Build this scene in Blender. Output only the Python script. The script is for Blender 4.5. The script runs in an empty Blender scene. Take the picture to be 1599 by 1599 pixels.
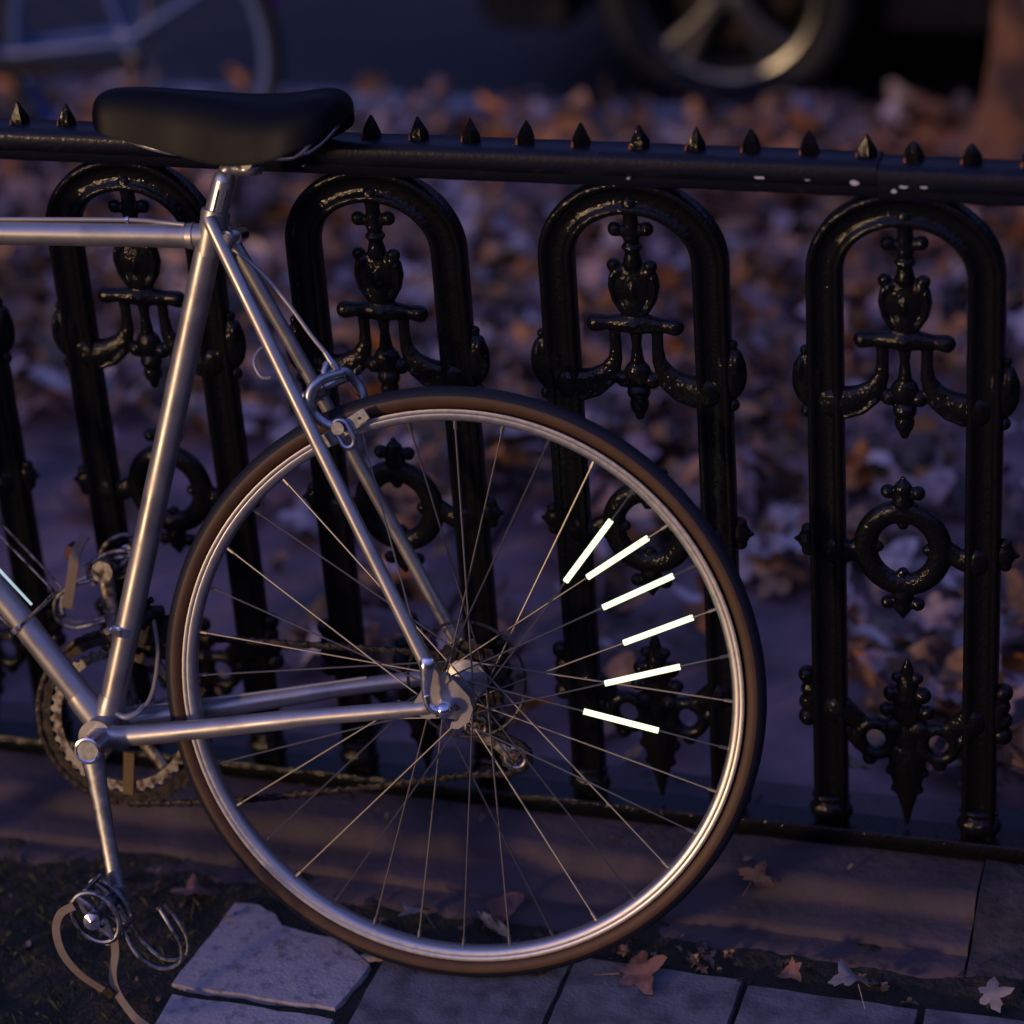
import bpy, math, random
from mathutils import Vector, Matrix, noise as mnoise
R = math.radians
PI = math.pi
scene = bpy.context.scene
col = scene.collection

# ------------------------------------------------------------------ camera
cd = bpy.data.cameras.new('camera')
cam = bpy.data.objects.new('camera', cd)
col.objects.link(cam)
cam.matrix_world = Matrix(((0.95579, -0.07705, 0.28377, 0.71798),
                           (0.28625, 0.46456, -0.83800, -2.58872),
                           (-0.06726, 0.88218, 0.46608, 1.88280),
                           (0, 0, 0, 1)))
cd.sensor_width = 36
cd.lens = 4200 / 1599 * 36
cd.clip_start = .05
cd.clip_end = 500
cd.dof.use_dof = True
cd.dof.focus_distance = 2.95
cd.dof.aperture_fstop = 1.9
cd.dof.aperture_blades = 0
scene.camera = cam

# ------------------------------------------------------------------ world, sun, exposure
SUN_EL, SUN_AZ = R(9), R(214)          # low warm light from the left, behind the camera
w = bpy.data.worlds.new('World')
scene.world = w
w.use_nodes = True
nt = w.node_tree
nt.nodes.clear()
sky = nt.nodes.new('ShaderNodeTexSky')
sky.sky_type = 'NISHITA'
sky.sun_disc = False
sky.sun_elevation = SUN_EL
sky.sun_rotation = SUN_AZ
tint = nt.nodes.new('ShaderNodeMix')
tint.data_type = 'RGBA'
tint.blend_type = 'MULTIPLY'
tint.inputs[0].default_value = 1
tint.inputs[7].default_value = (.64, .54, 1.10, 1)
tc = nt.nodes.new('ShaderNodeTexCoord')
sep = nt.nodes.new('ShaderNodeSeparateXYZ')
mr = nt.nodes.new('ShaderNodeMapRange')     # roofs close the street in: little light comes from near the horizon
mr.interpolation_type = 'SMOOTHSTEP'
mr.inputs['From Min'].default_value = .20
mr.inputs['From Max'].default_value = .68
mr.inputs['To Min'].default_value = .02
mr.inputs['To Max'].default_value = 1.0
tint2 = nt.nodes.new('ShaderNodeMix')
tint2.data_type = 'RGBA'
tint2.blend_type = 'MULTIPLY'
tint2.inputs[0].default_value = 1
bg = nt.nodes.new('ShaderNodeBackground')
bg.inputs[1].default_value = .30
wo = nt.nodes.new('ShaderNodeOutputWorld')
L = nt.links.new
L(sky.outputs[0], tint.inputs[6])
L(tc.outputs['Generated'], sep.inputs[0])
L(sep.outputs['Z'], mr.inputs['Value'])
L(tint.outputs[2], tint2.inputs[6])
L(mr.outputs[0], tint2.inputs[7])
L(tint2.outputs[2], bg.inputs[0])
L(bg.outputs[0], wo.inputs[0])
sl = bpy.data.lights.new('sun', 'SUN')
sl.energy = 1.2
sl.angle = R(4.5)
sl.color = (1, .66, .36)
sun = bpy.data.objects.new('sun', sl)
col.objects.link(sun)
sd = Vector((math.sin(SUN_AZ) * math.cos(SUN_EL), math.cos(SUN_AZ) * math.cos(SUN_EL), math.sin(SUN_EL)))
sun.rotation_euler = sd.to_track_quat('Z', 'Y').to_euler()
sun.location = (-6, -6, 6)
scene.view_settings.view_transform = 'Standard'
scene.view_settings.look = 'None'
scene.view_settings.exposure = .35
scene.view_settings.gamma = 1
scene.view_settings.use_curve_mapping = False


# ------------------------------------------------------------------ materials
def mat(name, base=(.5, .5, .5), rough=.5, metal=0., coat=0., coat_rough=.1, bump=None, vary=None, rvar=None, spec=.5, emit=None):
    """bump = (scale, strength, distance[, detail]); vary = (scale, second colour, low, high[, detail]); rvar = (scale, lo, hi)"""
    m = bpy.data.materials.new(name)
    m.use_nodes = True
    n = m.node_tree
    p = n.nodes['Principled BSDF']
    p.inputs['Base Color'].default_value = (*base, 1)
    p.inputs['Roughness'].default_value = rough
    p.inputs['Metallic'].default_value = metal
    p.inputs['Coat Weight'].default_value = coat
    p.inputs['Coat Roughness'].default_value = coat_rough
    p.inputs['Specular IOR Level'].default_value = spec
    t = n.nodes.new('ShaderNodeTexCoord')
    if vary:
        nz = n.nodes.new('ShaderNodeTexNoise')
        nz.inputs['Scale'].default_value = vary[0]
        nz.inputs['Detail'].default_value = vary[4] if len(vary) > 4 else 5
        n.links.new(t.outputs['Object'], nz.inputs['Vector'])
        r = n.nodes.new('ShaderNodeMapRange')
        r.inputs['From Min'].default_value = vary[2]
        r.inputs['From Max'].default_value = vary[3]
        n.links.new(nz.outputs['Fac'], r.inputs['Value'])
        mx = n.nodes.new('ShaderNodeMix')
        mx.data_type = 'RGBA'
        mx.inputs[6].default_value = (*base, 1)
        mx.inputs[7].default_value = (*vary[1], 1)
        n.links.new(r.outputs[0], mx.inputs[0])
        n.links.new(mx.outputs[2], p.inputs['Base Color'])
    if rvar:
        nz = n.nodes.new('ShaderNodeTexNoise')
        nz.inputs['Scale'].default_value = rvar[0]
        nz.inputs['Detail'].default_value = 6
        n.links.new(t.outputs['Object'], nz.inputs['Vector'])
        r = n.nodes.new('ShaderNodeMapRange')
        r.inputs['From Min'].default_value = .35
        r.inputs['From Max'].default_value = .65
        r.inputs['To Min'].default_value = rvar[1]
        r.inputs['To Max'].default_value = rvar[2]
        n.links.new(nz.outputs['Fac'], r.inputs['Value'])
        n.links.new(r.outputs[0], p.inputs['Roughness'])
    if bump:
        prev = None
        for b in (bump if isinstance(bump[0], tuple) else (bump,)):
            nz = n.nodes.new('ShaderNodeTexNoise')
            nz.inputs['Scale'].default_value = b[0]
            nz.inputs['Detail'].default_value = b[3] if len(b) > 3 else 4
            n.links.new(t.outputs['Object'], nz.inputs['Vector'])
            bp = n.nodes.new('ShaderNodeBump')
            bp.inputs['Strength'].default_value = b[1]
            bp.inputs['Distance'].default_value = b[2]
            n.links.new(nz.outputs['Fac'], bp.inputs['Height'])
            if prev:
                n.links.new(prev.outputs[0], bp.inputs['Normal'])
            prev = bp
        n.links.new(prev.outputs[0], p.inputs['Normal'])
        if coat:
            n.links.new(prev.outputs[0], p.inputs['Coat Normal'])
    if emit:
        p.inputs['Emission Color'].default_value = (*emit[0], 1)
        p.inputs['Emission Strength'].default_value = emit[1]
    return m


def leaf_mat(name, stops, rough=.6):
    m = bpy.data.materials.new(name)
    m.use_nodes = True
    n = m.node_tree
    p = n.nodes['Principled BSDF']
    g = n.nodes.new('ShaderNodeNewGeometry')
    cr = n.nodes.new('ShaderNodeValToRGB')
    cr.color_ramp.interpolation = 'CONSTANT'
    e = cr.color_ramp.elements
    while len(e) > 1:
        e.remove(e[-1])
    e[0].position = 0
    e[0].color = (*stops[0][1], 1)
    for pos, c in stops[1:]:
        x = e.new(pos)
        x.color = (*c, 1)
    n.links.new(g.outputs['Random Per Island'], cr.inputs[0])
    t = n.nodes.new('ShaderNodeTexCoord')
    nz = n.nodes.new('ShaderNodeTexNoise')
    nz.inputs['Scale'].default_value = 60
    nz.inputs['Detail'].default_value = 4
    n.links.new(t.outputs['Object'], nz.inputs['Vector'])
    r = n.nodes.new('ShaderNodeMapRange')
    r.inputs['From Min'].default_value = .3
    r.inputs['From Max'].default_value = .7
    r.inputs['To Min'].default_value = .45
    r.inputs['To Max'].default_value = 1.15
    n.links.new(nz.outputs['Fac'], r.inputs['Value'])
    mx = n.nodes.new('ShaderNodeMix')
    mx.data_type = 'RGBA'
    mx.blend_type = 'MULTIPLY'
    mx.inputs[0].default_value = 1
    n.links.new(cr.outputs[0], mx.inputs[6])
    n.links.new(r.outputs[0], mx.inputs[7])
    n.links.new(mx.outputs[2], p.inputs['Base Color'])
    bp = n.nodes.new('ShaderNodeBump')
    bp.inputs['Strength'].default_value = .5
    bp.inputs['Distance'].default_value = .002
    n.links.new(nz.outputs['Fac'], bp.inputs['Height'])
    n.links.new(bp.outputs[0], p.inputs['Normal'])
    p.inputs['Roughness'].default_value = rough
    return m


M = {}
M['silver'] = mat('silver_paint', (.41, .385, .350), .40, .80, .06, .15, bump=((900, .15, .0003), (25, .04, .002)), rvar=(35, .33, .46), vary=(28, (.30, .28, .26), .5, .72, 8))
M['post'] = mat('satin_alloy', (.55, .53, .50), .32, .85)
M['chrome'] = mat('chrome', (.72, .72, .74), .12, 1, rvar=(90, .06, .22))
M['alloy'] = mat('alloy', (.42, .42, .43), .34, 1, rvar=(120, .3, .42))
M['dull_alloy'] = mat('dull_alloy', (.26, .26, .27), .36, 1, vary=(130, (.10, .09, .085), .45, .65), rvar=(120, .28, .5))
M['old_alloy'] = mat('old_alloy', (.30, .27, .24), .45, .9, vary=(110, (.07, .05, .035), .42, .62), rvar=(90, .3, .6))
M['rim'] = mat('rim_alloy', (.55, .53, .50), .40, .9, rvar=(150, .36, .46))
M['steel_dark'] = mat('greasy_steel', (.045, .036, .030), .5, .7, vary=(140, (.015, .011, .008), .4, .6), rvar=(100, .35, .65))
M['spoke'] = mat('spoke_steel', (.27, .25, .23), .42, 1)
M['tread'] = mat('black_rubber', (.009, .010, .015), .6, bump=(700, .3, .0005), spec=.3)
M['gumwall'] = mat('tan_sidewall', (.082, .035, .010), .6, bump=(900, .25, .0003), vary=(45, (.06, .027, .009), .4, .65))
M['black_plastic'] = mat('black_plastic', (.016, .016, .017), .45)
M['saddle'] = mat('black_saddle_cover', (.0035, .0045, .008), .42, 0, .0, .16, bump=((500, .15, .0004), (30, .15, .002)), spec=.08)
M['strap'] = mat('tan_leather_strap', (.21, .165, .115), .65, bump=(300, .3, .0005), vary=(90, (.2, .13, .07), .45, .7))
M['cable'] = mat('grey_cable_housing', (.36, .33, .29), .35, .3)
M['red'] = mat('red_plastic', (.07, .006, .004), .5)
M['yellow'] = mat('yellow_tape', (.12, .07, .013), .6)
M['iron'] = mat('black_gloss_iron', (.0028, .0028, .0036), .6, 0, .36, .05, bump=((240, .36, .0026, 3), (60, .32, .003, 2)), spec=.05)
M['iron_orn'] = mat('black_gloss_casting', (.0028, .0028, .0036), .6, 0, .40, .05, bump=((270, .42, .0026, 3), (80, .38, .003, 2)), spec=.05)
M['rail'] = mat('blue_black_rail_paint', (.005, .006, .014), .5, 0, .18, .2, spec=.15, bump=((180, .4, .0012), (20, .2, .003)), vary=(60, (.02, .018, .022), .6, .8))
M['chip'] = mat('bare_primer', (.45, .47, .50), .6)
M['rust'] = mat('rust', (.28, .09, .022), .8, bump=(400, .5, .001))
M['reflector'] = mat('reflector_painted_glow', (.75, .9, .45), .4, emit=((.84, 1.0, .60), 1.0))  # no lamp: emission stands in for light a retroreflector sends back
M['wire_highlight'] = mat('wire_painted_highlight', (.8, .85, .8), .12, 1, emit=((.75, 1.0, .80), .35))  # plain metal wire, its highlight painted in as weak emission
M['stone'] = mat('brownstone_kerb', (.082, .056, .062), .85, bump=((90, .6, .003, 6), (14, .5, .008, 4)), vary=(9, (.042, .031, .033), .38, .68))
M['stone2'] = mat('dark_rough_stone', (.022, .020, .024), .9, bump=((60, .9, .006, 6), (14, .6, .01, 4)), vary=(22, (.06, .05, .055), .5, .75))
M['slab'] = mat('bluestone', (.145, .14, .15), .72, bump=((240, .5, .0015, 6), (30, .4, .004, 5)), vary=(30, (.075, .068, .080), .40, .62, 10))
M['slab_pale'] = mat('pale_bluestone', (.36, .32, .33), .75, bump=((260, .6, .0018, 6), (40, .4, .004, 5)), vary=(70, (.17, .15, .16), .5, .7, 9))
M['slab_back'] = mat('worn_bluestone', (.25, .150, .150), .75, bump=((120, .4, .002, 5), (12, .4, .005, 4)), vary=(7, (.065, .045, .050), .36, .66, 9))
M['dirt'] = mat('dark_soil', (.030, .024, .016), .95, bump=((160, 1, .006, 8), (30, 1, .012, 5)), vary=(35, (.016, .020, .009), .42, .6))
M['street'] = mat('wet_asphalt', (.013, .011, .011), .75, bump=((150, .6, .004), (8, .3, .01)), vary=(2.5, (.008, .007, .007), .4, .6))
M['kerb'] = mat('granite_kerb', (.30, .28, .29), .65, bump=((120, .6, .003), (20, .4, .006)), vary=(12, (.09, .085, .095), .4, .65))
M['car'] = mat('black_car_paint', (.008, .008, .010), .25, .2, 1, .05)
M['car_rim'] = mat('grey_car_rim', (.22, .22, .22), .33, .9)
M['bark'] = mat('orange_brown_bark', (.26, .115, .045), .9, bump=((40, 1, .02, 8), (12, .8, .03, 5)), vary=(14, (.07, .04, .028), .42, .62))
M['glass'] = mat('dark_glass', (.01, .012, .015), .05)
M['lampred'] = mat('red_lens', (.25, .01, .01), .15)
M['blue_frame'] = mat('light_blue_paint', (.022, .065, .24), .5, 0, .1, .1)
M['purple'] = mat('purple_paint', (.16, .03, .20), .35, .2, .4, .1)
M['dark_red'] = mat('dark_red_paint', (.006, .002, .003), .8)
M['leaf_mix'] = leaf_mat('fallen_leaf_mix', [(0, (.26, .15, .12)), (.16, (.40, .18, .08)), (.27, (.13, .075, .055)), (.42, (.50, .25, .10)),
                                            (.50, (.42, .27, .25)), (.62, (.08, .050, .04)), (.72, (.60, .46, .42)), (.86, (.18, .13, .07)), (.91, (.62, .24, .05))])
M['leaf_warm'] = leaf_mat('warm_leaf_mix', [(0, (.45, .17, .05)), (.25, (.26, .10, .04)), (.5, (.42, .17, .05)), (.7, (.34, .20, .12)), (.86, (.12, .06, .03))])
M['leaf_dark'] = leaf_mat('dull_leaf_mix', [(0, (.13, .07, .045)), (.3, (.07, .04, .028)), (.55, (.20, .11, .06)), (.7, (.045, .03, .022)), (.88, (.28, .18, .13))])
M['leaf_orange'] = mat('orange_brown_leaf', (.42, .17, .045), .55, bump=(120, .6, .002), vary=(60, (.18, .07, .025), .45, .65))
M['leaf_brown'] = mat('brown_leaf', (.24, .12, .085), .6, bump=(120, .6, .002), vary=(50, (.11, .05, .035), .45, .65))
M['leaf_pale'] = mat('pale_leaf', (.25, .21, .19), .6, bump=(120, .6, .002), vary=(60, (.20, .14, .11), .5, .7))
M['leaf_tan'] = mat('tan_leaf', (.60, .46, .28), .6, bump=(120, .6, .002), vary=(60, (.28, .17, .09), .5, .7))
M['grass'] = mat('dull_grass', (.045, .050, .018), .8)


# ------------------------------------------------------------------ mesh helpers
class MB:
    def __init__(s):
        s.v, s.f, s.m, s.cur = [], [], [], 0

    def add(s, vs, fs):
        o = len(s.v)
        s.v += [tuple(a) for a in vs]
        for f in fs:
            s.f.append(tuple(o + i for i in f))
            s.m.append(s.cur)

    def mi(s, k):
        s.cur = k
        return s

    def box(s, c, h, rot=None):
        c = Vector(c)
        vs = []
        for x in (-1, 1):
            for y in (-1, 1):
                for z in (-1, 1):
                    p = Vector((x * h[0], y * h[1], z * h[2]))
                    if rot:
                        p = rot @ p
                    vs.append(c + p)
        s.add(vs, [(0, 1, 3, 2), (4, 6, 7, 5), (0, 4, 5, 1), (2, 3, 7, 6), (0, 2, 6, 4), (1, 5, 7, 3)])
        return s

    def tube(s, pts, r, n=12, closed=False, cap=True, flat=None, up=None):
        """r: number or list; flat: multiplies the radius along the up direction"""
        P = [Vector(p) for p in pts]
        k = len(P)
        rr = r if isinstance(r, (list, tuple)) else [r] * k
        T = []
        for i in range(k):
            a = P[(i - 1) % k] if closed or i > 0 else P[i]
            b = P[(i + 1) % k] if closed or i < k - 1 else P[i]
            T.append((b - a).normalized())
        N = Vector(up) if up else Vector((0, 0, 1))
        if abs(N.dot(T[0])) > .95:
            N = Vector((0, 1, 0)) if abs(T[0].y) < .9 else Vector((1, 0, 0))
        vs, fs = [], []
        for i in range(k):
            N = (N - T[i] * N.dot(T[i])).normalized()
            B = T[i].cross(N)
            for j in range(n):
                a = 2 * PI * j / n
                vs.append(P[i] + N * (math.cos(a) * rr[i] * (flat or 1)) + B * (math.sin(a) * rr[i]))
        for i in range(k if closed else k - 1):
            for j in range(n):
                a, b = i * n + j, i * n + (j + 1) % n
                c, d = ((i + 1) % k) * n + (j + 1) % n, ((i + 1) % k) * n + j
                fs.append((a, d, c, b))
        if cap and not closed:
            fs.append(tuple(range(n)))
            fs.append(tuple(reversed(range((k - 1) * n, k * n))))
        s.add(vs, fs)
        return s

    def cyl(s, a, b, r, n=20):
        return s.tube([a, b], r, n)

    def ball(s, c, r, nu=12, nv=8):
        rx, ry, rz = r if isinstance(r, (tuple, list)) else (r, r, r)
        vs, fs = [(c[0], c[1], c[2] + rz)], []
        for i in range(1, nv):
            t = PI * i / nv
            for j in range(nu):
                a = 2 * PI * j / nu
                vs.append((c[0] + rx * math.sin(t) * math.cos(a), c[1] + ry * math.sin(t) * math.sin(a), c[2] + rz * math.cos(t)))
        vs.append((c[0], c[1], c[2] - rz))
        e = len(vs) - 1
        for j in range(nu):
            fs.append((0, 1 + j, 1 + (j + 1) % nu))
            fs.append((e, e - nu + (j + 1) % nu, e - nu + j))
        for i in range(nv - 2):
            for j in range(nu):
                a, b = 1 + i * nu + j, 1 + i * nu + (j + 1) % nu
                fs.append((a, a + nu, b + nu, b))
        s.add(vs, fs)
        return s

    def lathe(s, prof, c=(0, 0, 0), axis='y', n=64, close=True, mats=None):
        """prof: list of (radius, position along the axis)"""
        k = len(prof)
        vs = []
        for i in range(n):
            a = 2 * PI * i / n
            for (r, h) in prof:
                if axis == 'y':
                    vs.append((c[0] + r * math.cos(a), c[1] + h, c[2] + r * math.sin(a)))
                elif axis == 'z':
                    vs.append((c[0] + r * math.cos(a), c[1] + r * math.sin(a), c[2] + h))
                else:
                    vs.append((c[0] + h, c[1] + r * math.cos(a), c[2] + r * math.sin(a)))
        o = len(s.v)
        s.v += vs
        for i in range(n):
            for j in range(k if close else k - 1):
                a, b = i * k + j, i * k + (j + 1) % k
                d, e = ((i + 1) % n) * k + j, ((i + 1) % n) * k + (j + 1) % k
                s.f.append((o + a, o + b, o + e, o + d))
                s.m.append(mats[j] if mats else s.cur)
        return s

    def prism(s, poly, y0, y1, z0=None):
        """poly in (x, z), extruded along y"""
        k = len(poly)
        vs = [(x, y0, z) for x, z in poly] + [(x, y1, z) for x, z in poly]
        fs = [tuple(range(k)), tuple(reversed(range(k, 2 * k)))]
        for i in range(k):
            j = (i + 1) % k
            fs.append((i, i + k, j + k, j))
        s.add(vs, fs)
        return s

    def mesh(s, name, mats, smooth=True, angle=40):
        me = bpy.data.meshes.new(name)
        me.from_pydata(s.v, [], s.f)
        for m in (mats if isinstance(mats, (list, tuple)) else [mats]):
            me.materials.append(m)
        me.polygons.foreach_set('material_index', s.m)
        me.update()
        fix_normals(me)
        if smooth:
            me.polygons.foreach_set('use_smooth', [True] * len(me.polygons))
            me.set_sharp_from_angle(angle=R(angle))
        return me

    def build(s, name, mats, parent=None, smooth=True, angle=40, bevel=0):
        o = link(name, s.mesh(name, mats, smooth, angle), parent)
        if bevel:
            b = o.modifiers.new('bevel', 'BEVEL')
            b.width = bevel
            b.segments = 2
            b.limit_method = 'ANGLE'
            b.angle_limit = R(40)
        return o


def fix_normals(me):
    import bmesh
    bm = bmesh.new()
    bm.from_mesh(me)
    bmesh.ops.recalc_face_normals(bm, faces=bm.faces)
    bm.to_mesh(me)
    bm.free()


def link(name, data, parent=None):
    o = bpy.data.objects.new(name, data)
    col.objects.link(o)
    if parent:
        o.parent = parent
    return o


def tag(o, label=None, cat=None, group=None, kind=None):
    if label:
        o['label'] = label
    if cat:
        o['category'] = cat
    if group:
        o['group'] = group
    if kind:
        o['kind'] = kind
    return o


def copy_tree(o, parent=None):
    c = o.copy()
    col.objects.link(c)
    if parent:
        c.parent = parent
    for ch in list(o.children):
        copy_tree(ch, c)
    return c


def spline(pts, k=8, closed=False):
    P = [Vector(p) for p in pts]
    n = len(P)
    out = []
    for i in range(n if closed else n - 1):
        p0 = P[i - 1] if closed or i > 0 else P[i]
        p1, p2 = P[i], P[(i + 1) % n]
        p3 = P[(i + 2) % n] if closed or i + 2 < n else P[-1]
        for j in range(k):
            t = j / k
            out.append(.5 * ((2 * p1) + (p2 - p0) * t + (2 * p0 - 5 * p1 + 4 * p2 - p3) * t * t + (3 * p1 - p0 - 3 * p2 + p3) * t ** 3))
    if not closed:
        out.append(P[-1])
    return out


def remeshed(mb, name, material, voxel=.0015, smooth=3):
    """melts overlapping solids together into one cast lump"""
    me = mb.mesh(name + '_src', material, False)
    o = link(name + '_src', me)
    m = o.modifiers.new('r', 'REMESH')
    m.mode = 'VOXEL'
    m.voxel_size = voxel
    sm = o.modifiers.new('s', 'SMOOTH')
    sm.factor = .5
    sm.iterations = smooth
    dg = bpy.context.evaluated_depsgraph_get()
    out = bpy.data.meshes.new_from_object(o.evaluated_get(dg), depsgraph=dg)
    out.name = name
    out.materials.clear()
    out.materials.append(material)
    out.polygons.foreach_set('use_smooth', [True] * len(out.polygons))
    bpy.data.objects.remove(o)
    return out


def grid_sheet(name, x0, x1, y0, y1, z, step, amp, scale, material):
    nx, ny = max(2, int((x1 - x0) / step)), max(2, int((y1 - y0) / step))
    mb = MB()
    vs = []
    for i in range(nx + 1):
        for j in range(ny + 1):
            x, y = x0 + (x1 - x0) * i / nx, y0 + (y1 - y0) * j / ny
            vs.append((x, y, z + amp * mnoise.fractal(Vector((x * scale, y * scale, 1.7)), 1, 2, 4)))
    mb.add(vs, [(i * (ny + 1) + j, (i + 1) * (ny + 1) + j, (i + 1) * (ny + 1) + j + 1, i * (ny + 1) + j + 1) for i in range(nx) for j in range(ny)])
    return mb.build(name, material)


# ------------------------------------------------------------------ setting: street, kerb, ground, paving
st = MB()
st.add([(-150, 2.4, -.105), (150, 2.4, -.105), (150, 300, -.105), (-150, 300, -.105)], [(0, 1, 2, 3)])
st.build('street', M['street'])['kind'] = 'structure'
gr = MB()
gr.add([(-150, -300, -.012), (150, -300, -.012), (150, 2.42, -.012), (-150, 2.42, -.012)], [(0, 1, 2, 3)])
gr.build('ground', M['dirt'])['kind'] = 'structure'
soil = grid_sheet('soil', -1.7, .9, -1.0, -.14, -.0005, .008, .008, 14, M['dirt'])
soil['kind'] = 'structure'
rng = random.Random(4)


def slab_poly(mb, poly, z, h, jit=.0012, r=None):
    """a paving slab with slightly uneven edges and rounded arris"""
    r = r or rng
    pts = []
    k = len(poly)
    for i in range(k):
        a, b = Vector((*poly[i], 0)), Vector((*poly[(i + 1) % k], 0))
        n = max(2, int((b - a).length / .022))
        for j in range(n):
            p = a.lerp(b, j / n)
            if j:
                p += Vector((r.uniform(-jit, jit), r.uniform(-jit, jit), 0))
            pts.append(p)
    c = sum(pts, Vector()) / len(pts)
    n = len(pts)
    vs = []
    for q, dz in ((1.0, -h), (1.0, -.002), (.994, 0)):
        for p in pts:
            d = c + (p - c) * q
            vs.append((d.x, d.y, z + dz))
    fs = [tuple(range(2 * n, 3 * n))]
    for lv in (0, 1):
        for i in range(n):
            j = (i + 1) % n
            fs.append((lv * n + i, lv * n + j, (lv + 1) * n + j, (lv + 1) * n + i))
    mb.add(vs, fs)


pv = MB()
slab_poly(pv.mi(1), [(-.481, -.381), (-.281, -.385), (-.268, -.302), (-.292, -.283), (-.325, -.262), (-.365, -.258), (-.395, -.252), (-.412, -.232), (-.438, -.219), (-.468, -.221)], .0065, .03, .0018)
slab_poly(pv, [(-.462, -.600), (-.270, -.602), (-.276, -.402), (-.474, -.397)], .0055, .03, .002)
slab_poly(pv.mi(0), [(-.262, -.60), (-.050, -.60), (-.046, -.243), (-.258, -.250)], .004, .03)
slab_poly(pv, [(-.042, -.60), (.151, -.60), (.153, -.243), (-.040, -.240)], .007, .03)
slab_poly(pv, [(.159, -.60), (.352, -.60), (.350, -.252), (.160, -.248)], .005, .03)
slab_poly(pv, [(.360, -.60), (.560, -.60), (.560, -.25), (.358, -.25)], .006, .03)
for i in range(-14, 16):
    for j in range(8):
        x0, y1 = i * .21 + .1475, -.608 - j * .42 - (.2 if i % 2 else 0)
        if i % 2 and j == 0:
            slab_poly(pv, [(x0 + .004, -.80), (x0 + .205, -.80), (x0 + .205, -.609), (x0 + .004, -.609)], .005, .03)
        slab_poly(pv, [(x0 + .004, y1 - .412), (x0 + .205, y1 - .412), (x0 + .205, y1 - (.004 if i % 2 else 0)), (x0 + .004, y1 - (.004 if i % 2 else 0))], .004 + .003 * rng.random(), .03)
pv.build('paving', [M['slab'], M['slab_pale']])['kind'] = 'structure'

pb = MB()
for i in range(-7, 6):
    for j in range(3):
        x0, y0 = i * .92 - .42 + (.3 if j % 2 else 0), .112 + j * .765
        slab_poly(pb, [(x0, y0), (x0 + .905, y0), (x0 + .905, y0 + .752), (x0, y0 + .752)], .004 + .002 * rng.random(), .03, .002)
pb.build('sidewalk', M['slab_back'])['kind'] = 'structure'

kb = MB()
x = -8.0
while x < 7:
    ln = rng.uniform(1.1, 1.6)
    dz = rng.uniform(-.003, .004)
    kb.box((x + ln / 2, 2.50, -.05 + dz), (ln / 2 - .004, .075, .062))
    x += ln
kb.build('kerb', M['kerb'], bevel=.012)['kind'] = 'structure'


# stone coping under the fence: moulded front, two lengths with a joint
def coping(name, x0, x1, prof, material, label, seed, amp=.0015):
    r = random.Random(seed)
    n = max(2, int((x1 - x0) / .015))
    k = len(prof)
    mb = MB()
    vs = []
    for i in range(n + 1):
        xx = x0 + (x1 - x0) * i / n
        for (y, z) in prof:
            q = mnoise.fractal(Vector((xx * 9, y * 25, z * 25 + seed)), 1, 2, 4)
            vs.append((xx, y + amp * q, z + (amp * 1.3 * q if z > 0 else 0)))
    fs = [(i * k + j, i * k + j + 1, (i + 1) * k + j + 1, (i + 1) * k + j) for i in range(n) for j in range(k - 1)]
    fs += [tuple(range(k)), tuple(reversed(range(n * k, n * k + k)))]
    mb.add(vs, fs)
    return tag(mb.build(name, material, angle=60), label, 'stone coping')


def arc(c, r, a0, a1, n):
    return [(c[0] + r * math.cos(R(a0 + (a1 - a0) * i / n)), c[1] + r * math.sin(R(a0 + (a1 - a0) * i / n))) for i in range(n + 1)]


prof = [(.10, -.03), (.10, .040), (.06, .041), (.03, .041), (0, .041), (-.03, .0405), (-.055, .040)] + arc((-.072, .018), .022, 80, 170, 6) + \
       [(-.098, .016), (-.106, .0145), (-.118, .0145)] + arc((-.135, .002), .012, 100, 175, 4) + [(-.152, .002), (-.162, .0035), (-.175, .003)] + [(-.186, -.004), (-.19, -.03)]
coping('stone_coping', -2.6, .3885, prof, M['stone'], 'long worn brownstone coping with rounded front edge under the iron fence', 3)
prof2 = [(.10, -.03), (.10, .045), (.04, .046), (-.02, .046), (-.05, .045), (-.075, .042), (-.10, .034), (-.118, .022), (-.13, .012), (-.150, .008), (-.172, .006), (-.19, -.002), (-.196, -.03)]
coping('stone_coping', .3915, 2.6, prof2, M['stone2'], 'dark rough stone block at the right end beyond the joint in the coping', 8, .005)


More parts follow.
